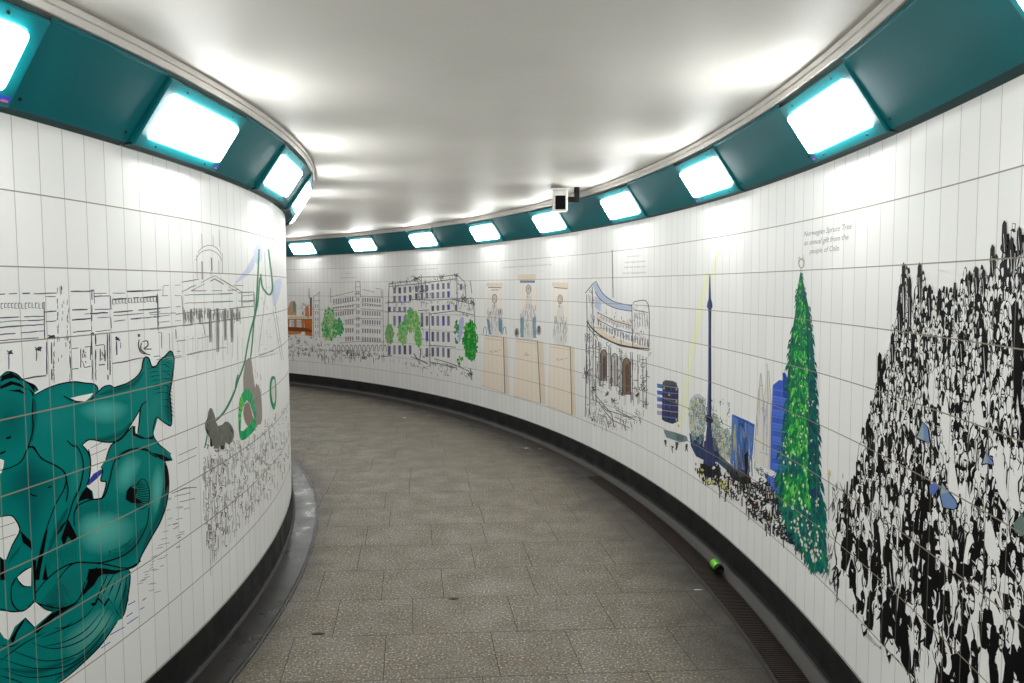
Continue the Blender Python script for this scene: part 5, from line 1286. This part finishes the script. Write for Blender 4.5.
    R_ = 'crowd_figures'
    for (x, y, h, w) in ((868, 418, 20, 4), (880, 352, 56, 4.5), (893, 332, 36, 4), (904, 262, 70, 3.6), (910, 276, 60, 3.6), (920, 262, 44, 4), (970, 270, 30, 3), (977, 266, 34, 4), (984, 268, 30, 4), (993, 244, 34, 4.5), (1005, 220, 40, 5), (1012, 236, 40, 5), (1020, 226, 30, 5), (900, 300, 40, 4), (930, 284, 40, 4), (940, 288, 30, 4), (1018, 330, 90, 8), (1016, 300, 60, 7), (985, 330, 50, 6), (962, 330, 40, 5)):
        p = [(x, y), (x + w * .5, y + 3), (x + w * .45, y + h * .3), (x + w * .7, y + h * .4), (x + w * .4, y + h), (x + w * .05, y + h * .7), (x - w * .3, y + h), (x - w * .5, y + h * .5), (x - w * .4, y + 5)]
        a.poly(R_, p, INK, last)
        if rnd.random() < .6: a.stroke(R_, [(x - w * .1, y + h * .35), (x + w * .1, y + h * .8)], 1.0, white, last + .1, 0.6)
    for (x, y, h, w) in ((946, 395, 60, 7), (952, 455, 46, 8), (978, 388, 40, 7), (1000, 440, 60, 8), (932, 372, 34, 6), (1013, 470, 40, 8), (990, 520, 40, 10), (965, 480, 30, 7)):   # bright gaps
        a.poly(R_, [(x, y), (x + w * .5, y + h * .3), (x + w, y + h), (x, y + h * .9), (x - w * .5, y + h * .5)], white, last + .05, True)
    # grey strokes thinning out towards the tree
    reg = [(826, 570), (828, 540), (832, 480), (845, 470), (850, 520), (850, 600), (836, 594)]
    reg2 = [(833, 590), (837, 530), (848, 515), (860, 540), (868, 625), (852, 612)]
    for i in range(420):
        x, y = 824 + 46 * rnd.random(), 468 + 158 * rnd.random()
        d = inside((x, y), reg2)
        if not (d or (inside((x, y), reg) and rnd.random() < .7)): continue
        ln, an = 4 + 12 * rnd.random(), rnd.gauss(0.12, 0.35)
        y2 = y + ln
        if WR.hit(x, y2)[1] < zb: continue
        c = rnd.choice(((20, 20, 22), (50, 48, 50))) if d else rnd.choice(((60, 58, 60), (110, 108, 108), (30, 30, 32)))
        a.stroke('pale_edge_strokes', [(x, y), (x - an * ln * .4, (y + y2) / 2), (x - an * ln, y2)], (1.7 if d else 1.0) * (0.5 + 0.8 * rnd.random()), c, last * 0.6 + (i % 5) * .1 if d else 2, 0.7)
    a.stroke('pale_edge_strokes', [(829, 470), (829, 520)], 0.7, (130, 126, 126), 2); a.poly('pale_edge_strokes', [(828, 474), (829.5, 469), (831, 474), (829.5, 478)], (214, 196, 130), 2)
    # three blue umbrellas
    Q = crop(924, 430, 4.88)
    for u in (Q((90, 250), (125, 300), (160, 345), (168, 372), (150, 390), (95, 378), (80, 310)), Q((285, 170), (305, 105), (340, 150), (345, 172), (310, 165)), [(917, 438), (923, 421), (929, 428), (931, 443), (924, 441)]):
        un = 'blue_umbrella#%d' % int(u[0][0])
        a.poly(un, u, (112, 140, 186), last + .2); cx = sum(p[0] for p in u) / len(u); cy = sum(p[1] for p in u) / len(u)
        a.poly(un, [u[0], u[1], (cx, cy), u[-1]], (150, 166, 176), last + .25)
        a.stroke(un, u + [u[0]], 1.3, INK, last + .3)
    a.poly('blue_umbrella#a', Q((30, 270), (60, 252), (80, 275), (50, 320), (32, 310)), (88, 112, 180), last + .2)
    a.poly('blue_umbrella#b', Q((440, 460), (486, 400), (500, 480), (486, 520), (450, 500)), (108, 124, 120), last + .2)
    a.finish('crowd_mural', 'dense black ink crowd of people in hats with blue umbrellas, nearest on right wall', 'mural')
ink_crowd()

# ---- lettered captions
def caption(lines, x, y, dy, dx, size_px, col, label, slant=0.0, lean=0.25):
    """grey lettering: x, y = photo position of the first line's middle"""
    a = Art(WR); first = True
    for k, txt in enumerate(lines):
        cu = bpy.data.curves.new('lettering', 'FONT'); cu.body = txt; cu.align_x = 'CENTER'; cu.size = 1.0; cu.shear = lean; cu.resolution_u = 2
        ob = bpy.data.objects.new('lettering', cu); COL.objects.link(ob)
        bpy.context.view_layer.update()
        me = ob.evaluated_get(bpy.context.evaluated_depsgraph_get()).to_mesh()
        c = WR.hit(x + dx * k, y + dy * k)
        p = WR.P(c[0], 0, c[1]); dist = (p - Vector((0, 0, EYE))).length
        sc = size_px * dist / FPX
        for f in me.polygons:
            a.put('text_line', [(c[0] - me.vertices[i].co.x * sc * 1.6, c[1] + me.vertices[i].co.y * sc) for i in f.vertices], [lin(col)] * len(f.vertices), 1)
        ob.evaluated_get(bpy.context.evaluated_depsgraph_get()).to_mesh_clear()
        bpy.data.objects.remove(ob); bpy.data.curves.remove(cu)
    a.finish('wall_caption', label, 'caption')
caption(['Norwegian Spruce Tree', 'an annual gift from the', 'people of Oslo'], 826.5, 233, 9.6, -1.3, 7.2, (150, 150, 154), 'three line grey lettering on the tiles beside the tip of the christmas tree')
def faint(rows, label):
    a = Art(WR); rnd = random.Random(3)
    for x0, y0, x1, y1, w in rows:
        x = x0
        while x < x1:
            n = 1.5 + 3.5 * rnd.random(); e = min(x1, x + n); f = lambda q: y0 + (y1 - y0) * (q - x0) / (x1 - x0)
            xx = x
            while xx < e:
                a.stroke('text_line', [(xx, f(xx) + w * .4), (xx + .25, f(xx) - w * (.3 + .3 * rnd.random())), (xx + .6, f(xx) + w * .35)], 0.32, (186, 186, 186), 1)
                xx += 0.75
            x = e + 0.9
    a.finish('wall_caption', label, 'caption')
faint([(627, 256.5, 641, 255.5, 2.0), (625, 262.4, 645, 261.2, 2.2), (624.5, 267.4, 645.5, 266.4, 2.0), (623, 273.2, 646, 272.4, 2.0)], 'illegible four line grey caption above and right of the arch mural')
faint([(503, 267.6, 552, 264.4, 1.4)], 'one line of tiny grey caption over the three statue niches')
faint([(345, 273.6, 351, 273.4, 1.2), (340, 277.8, 356, 277.4, 1.2)], 'tiny grey caption above the curved office block sketch')
faint([(414, 269.8, 438, 268.4, 1.2)], 'tiny grey caption above the hotel roof drawing')
# ------------------------------------------------------------------ light and camera
w = bpy.data.worlds.new('passage_air'); SC.world = w; w.use_nodes = True
w.node_tree.nodes['Background'].inputs[0].default_value = (1.0, 0.98, 0.95, 1)
w.node_tree.nodes['Background'].inputs[1].default_value = 0.35
cam = bpy.data.cameras.new('camera'); co = bpy.data.objects.new('camera', cam); COL.objects.link(co)
cam.sensor_fit = 'HORIZONTAL'; cam.sensor_width = 36.0; cam.lens = 36.0 * FPX / 1024.0; cam.clip_start = 0.02
co.matrix_world = Matrix.Translation((0, 0, EYE)) @ Matrix.Rotation(PI / 2 - PITCH, 4, 'X') @ Matrix.Rotation(ROLL, 4, 'Z')
SC.camera = co
SC.view_settings.view_transform = 'Standard'; SC.view_settings.look = 'None'; SC.view_settings.gamma = 1
SC.view_settings.use_curve_mapping = False
SC.view_settings.exposure = 0.74
